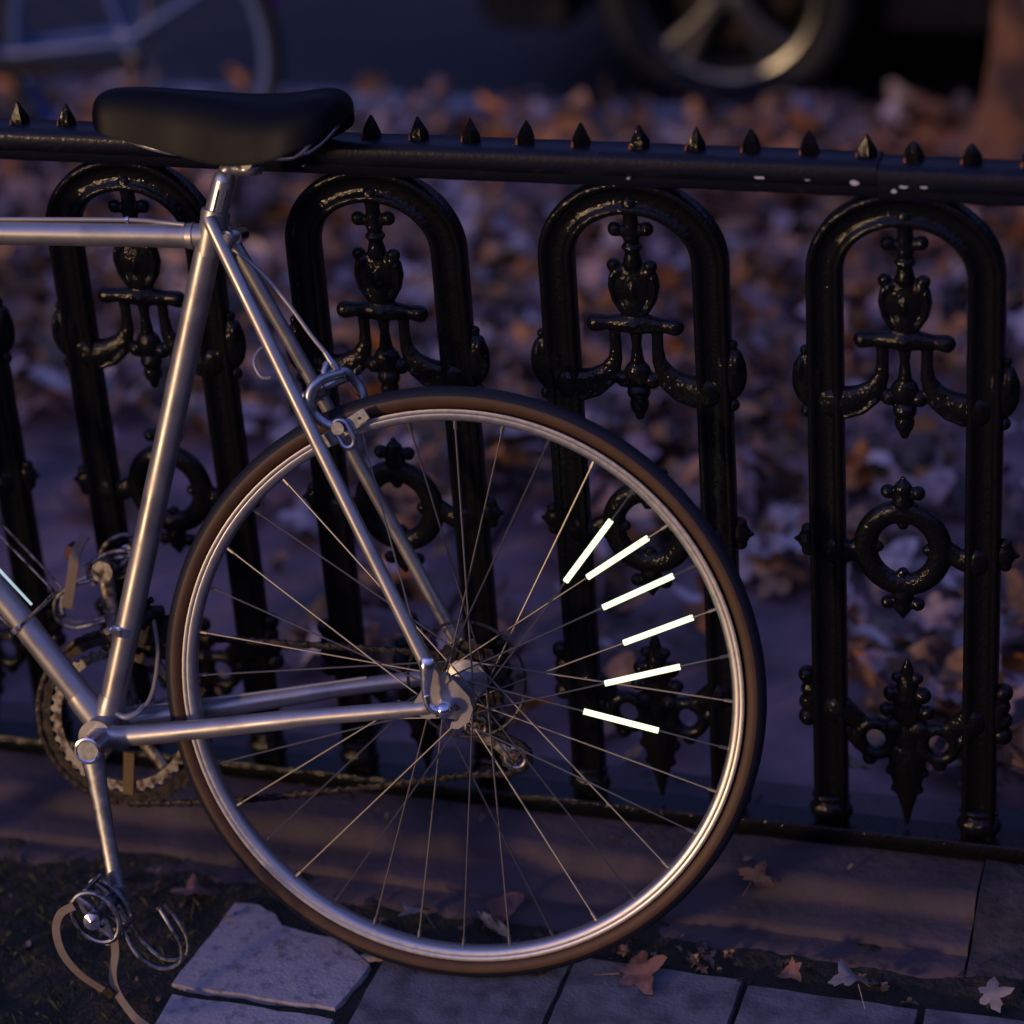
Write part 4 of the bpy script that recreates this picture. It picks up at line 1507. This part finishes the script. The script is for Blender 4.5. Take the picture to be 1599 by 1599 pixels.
M['blue_rim'] = mat('pale_blue_rim', (.035, .08, .26), .5, .2)
small_wheel(0)
small_wheel(-.93)
f2 = MB()
f2.tube([(0, -.05, .315), (-.07, -.03, .52), (-.10, -.02, .66)], .011, 12)
f2.tube([(0, .05, .315), (-.07, .03, .52), (-.10, .02, .66)], .011, 12)
for s_ in (-1, 1):
    f2.tube([(0, .05 * s_, .315), (-.35, .035 * s_, .270)], .010, 12)
f2.tube([(-.35, -.04, .27), (-.35, .04, .27)], .022, 16)
f2.tube([(-.35, 0, .27), (-.22, 0, .78)], .0155, 14)
f2.tube([(-.35, 0, .27), (-.80, 0, .62)], .019, 14)
f2.tube([(-.77, 0, .82), (-.82, 0, .58)], .018, 14)
f2.tube([(-.84, 0, .56), (-.90, -.05, .42), (-.93, -.05, .293)], .011, 12)
f2.tube([(-.84, 0, .56), (-.90, .05, .42), (-.93, .05, .293)], .011, 12)
f2.ball((0, -.055, .318), (.030, .006, .026))
f2.build('frame', M['blue_frame'], b2)
g2 = MB()
for (y0, m0) in ((-.055, 0), (.055, 1)):
    g2.mi(m0)
    g2.tube([(0.01, y0, .325), (.20, y0 * .9, .435), (.34, y0 * .6, .515)], .0095, 10)
g2.build('rack_strut', [M['blue_frame'], M['leaf_tan']], b2)
mg = MB()
mgp = [(.312 * math.cos(t), .312 * math.sin(t)) for t in [R(16 + i * 7) for i in range(21)]]
mg.tube([(a, 0, .293 + b) for a, b in mgp], .026, 12, flat=.18, up=(0, 0, 1))
mg.build('mudguard', M['purple'], b2)
cg = MB()
cg.tube([(.03, -.065, .275), (-.15, -.062, .262), (-.36, -.062, .262)], [.010, .012, .030], 14, flat=1, up=(0, 0, 1))
cg.build('chain_guard', M['dark_red'], b2)
pd2 = MB()
pd2.tube([(-.35, -.07, .27), (-.25, -.08, .16)], .009, 10)
pd2.box((-.25, -.125, .16), (.042, .04, .011))
pd2.build('pedal', M['black_plastic'], b2, bevel=.004)
sd2 = MB()
sd2.ball((-.19, 0, .86), (.13, .085, .035))
sd2.tube([(-.21, 0, .80), (-.20, 0, .85)], .013, 12)
sd2.build('saddle', M['saddle'], b2)
hb2 = MB()
hb2.tube([(-.765, 0, .84), (-.75, 0, .95)], .012, 12)
hb2.tube([(-.60, -.27, .97), (-.68, -.2, .98), (-.75, 0, .96), (-.68, .2, .98), (-.60, .27, .97)], .011, 12)
hb2.build('handlebar', M['alloy'], b2)

# ------------------------------------------------------------------ street tree at the right, its foot just inside the picture
tree = link('street_tree', None)
tree.location = (.265, 2.24, -.01)
tag(tree, 'brown tree trunk with flaring roots at the right edge behind the fence', 'tree')
tk = MB()
vs, NA = [], 40
zs = [0, .02, .05, .09, .14, .21, .32, .5, .8, 1.2, 1.8, 2.4, 3.0]
for z in zs:
    for j in range(NA):
        a = 2 * PI * j / NA
        fl_ = math.exp(-z / .085) * (.20 + .13 * math.cos(5 * a + .55)) + .010 * math.sin(5 * a + z * 3)
        rr = .175 - .018 * z + fl_ + .014 * mnoise.noise(Vector((math.cos(a) * 3, math.sin(a) * 3, z * 4)))
        vs.append((rr * math.cos(a), rr * math.sin(a), z))
fs = [(i * NA + j, i * NA + (j + 1) % NA, (i + 1) * NA + (j + 1) % NA, (i + 1) * NA + j) for i in range(len(zs) - 1) for j in range(NA)]
tk.add(vs, fs)
trunk = tk.build('trunk', M['bark'], tree, angle=80)
tr_ = random.Random(2)
for i in range(6):
    a = i * 1.05 + .4
    lb = MB()
    p, r0 = Vector((0, 0, 2.7 + .04 * i)), .075
    pts, rad = [p.copy()], [r0]
    d = Vector((math.cos(a) * .5, math.sin(a) * .5, .85)).normalized()
    for q in range(9):
        d = (d + Vector((tr_.uniform(-.2, .2), tr_.uniform(-.2, .2), tr_.uniform(-.05, .15)))).normalized()
        p = p + d * .36
        pts.append(p.copy())
        rad.append(r0 * (1 - (q + 1) / 10))
        if q > 1:
            e = (d + Vector((tr_.uniform(-.9, .9), tr_.uniform(-.9, .9), .2))).normalized()
            lb.tube([p, p + e * .4, p + e * .75 + Vector((0, 0, .12))], [rad[-1] * .6, rad[-1] * .4, .004], 6)
    lb.tube(pts, rad, 8)
    lb.build('branch', M['bark'], tree)
